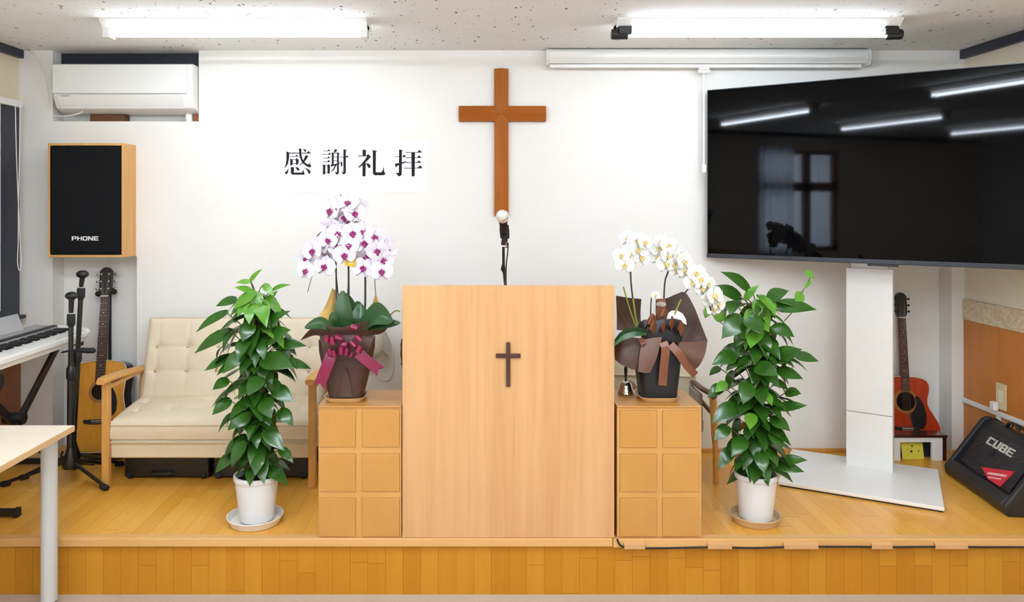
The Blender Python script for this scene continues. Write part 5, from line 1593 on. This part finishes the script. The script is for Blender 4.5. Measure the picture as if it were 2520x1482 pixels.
orchid_heads(t, [(1500 + x / K, 570 + (y - 25) / K, (3.45 if x < 1000 else 3.43 if x < 1400 else 3.375) + rs.uniform(-.025, .015), yw, pt_, rs.uniform(.9, 1.1) if x != 790 else .55) for x, y, yw, pt_ in sp], bm3, bm4, 543, rs)

# ------------------------------------------------------------------ hand bell, chairs, cables at the wall
c_ = at(1540, 968, 3.585)
t = thing('hand_bell', 'shiny silver hand bell with black handle beside the white orchid pot', 'bell', (c_.x, 3.585, .8255))
obj('bell', MB().lathe((c_.x, 3.585, .8255), [(.036, 0), (.038, .004), (.034, .014), (.030, .03), (.026, .046), (.018, .056), (.006, .060)], 32), 'chrome', t)
obj('handle', MB().lathe((c_.x, 3.585, .8255), [(.005, .058), (.006, .064), (.0045, .072), (.0075, .1), (.008, .118), (.003, .128)], 18), 'black_plastic', t)

t = thing('lounge_chair', 'low wooden armchair with beige cushions behind the white orchid cabinet', 'chair', (1.03, 4.2, ZS))
c1, c0_ = 1.262, .80
for x in (c0_, c1):
    obj('leg', MB().tube(smooth_line([V((x, 4.02, ZS)), V((x - .002, 4.022, .45)), V((x - .012, 4.03, .70))], 4), [.015] * 5 + [.019] * 4, 10), 'oak', t)
    obj('leg', MB().tube([V((x - .01, 4.40, ZS)), V((x - .015, 4.38, .66))], .016, 10), 'oak', t)
    sg = 1 if x == c1 else -1
    obj('armrest', MB().tube(smooth_line([V((x - sg * .005, 4.015, .695)), V((x - sg * .02, 4.03, .716)), V((x - sg * .05, 4.09, .728)), V((x - sg * .05, 4.22, .728)), V((x - sg * .03, 4.39, .70))], 5), .019, 12, flat=.75), 'walnut', t)
    obj('stretcher', MB().tube([V((x - .004, 4.03, .60)), V((x - .01, 4.39, .64))], .012, 8), 'walnut', t)
    obj('side_panel', MB().box(x - sg * .06 - .012, x - sg * .06 + .012, 4.08, 4.36, .57, .705), 'grey_cloth', t, bevel=.01, seg=3)
obj('seat', MB().box(c0_ + .05, c1 - .05, 4.05, 4.40, .50, .58), 'grey_cloth', t, bevel=.02, seg=3)
bcm = MB().prism([(.70, .60), (1.22, .60), (1.245, .755), (1.215, .79), (1.11, .86), (.95, .87), (.72, .87)], lambda a, b, c: V((a, c + (b - .6) * .28, b)), 4.24, 4.33)
obj('back_cushion', bcm, 'cream_cloth', t, bevel=.025, seg=3)
obj('piping', MB().tube(smooth_line([V((.78, 4.236 + .16 * .28, .762)), V((1.0, 4.236 + .155 * .28, .757)), V((1.235, 4.236 + .15 * .28, .752))], 4), .006, 8), 'cream_cloth', t)

t = thing('leather_chair', 'wrinkled brown leather chair mostly hidden behind the lectern', 'chair', (-.12, 4.2, ZS))
lc = MB().ball((0, 0, 0), 1.0, 36)
for i, p in enumerate(lc.v):
    w_ = 1 + .07 * NZ.noise(p * 3.3) + .06 * abs(NZ.noise(p * 7))
    e_ = V((math.copysign(abs(p.x) ** .6, p.x) * .27, math.copysign(abs(p.y) ** .9, p.y) * .055, math.copysign(abs(p.z) ** .7, p.z) * .17)) * w_
    lc.v[i] = V((-.135, 4.33, .865)) + e_
obj('backrest', lc, 'brown_leather', t, angle=80)
obj('seat', MB().box(-.37, .01, 3.95, 4.34, .60, .69), 'brown_leather', t, bevel=.03, seg=3)
for x in (-.34, -.02):
    for y in (3.98, 4.31):
        obj('leg', MB().cyl((x, y, ZS), (x, y, .60), .016, n=12), 'black_metal', t)
    obj('back_post', MB().tube([V((x, 4.33, .60)), V((x, 4.345, .80))], .014, 10), 'black_metal', t)

wp_ = [at(x, y, YW - .006) for x, y in ((905, 790), (935, 800), (955, 825), (966, 860), (967, 905), (960, 930), (946, 936), (930, 925), (920, 890), (935, 862), (955, 872), (957, 880))]
tag(obj('wall_cable', MB().tube(smooth_line(wp_, 6), .005, 8), 'white_plastic'), 'white cable looped on the wall between the cushion and lectern', 'cable')
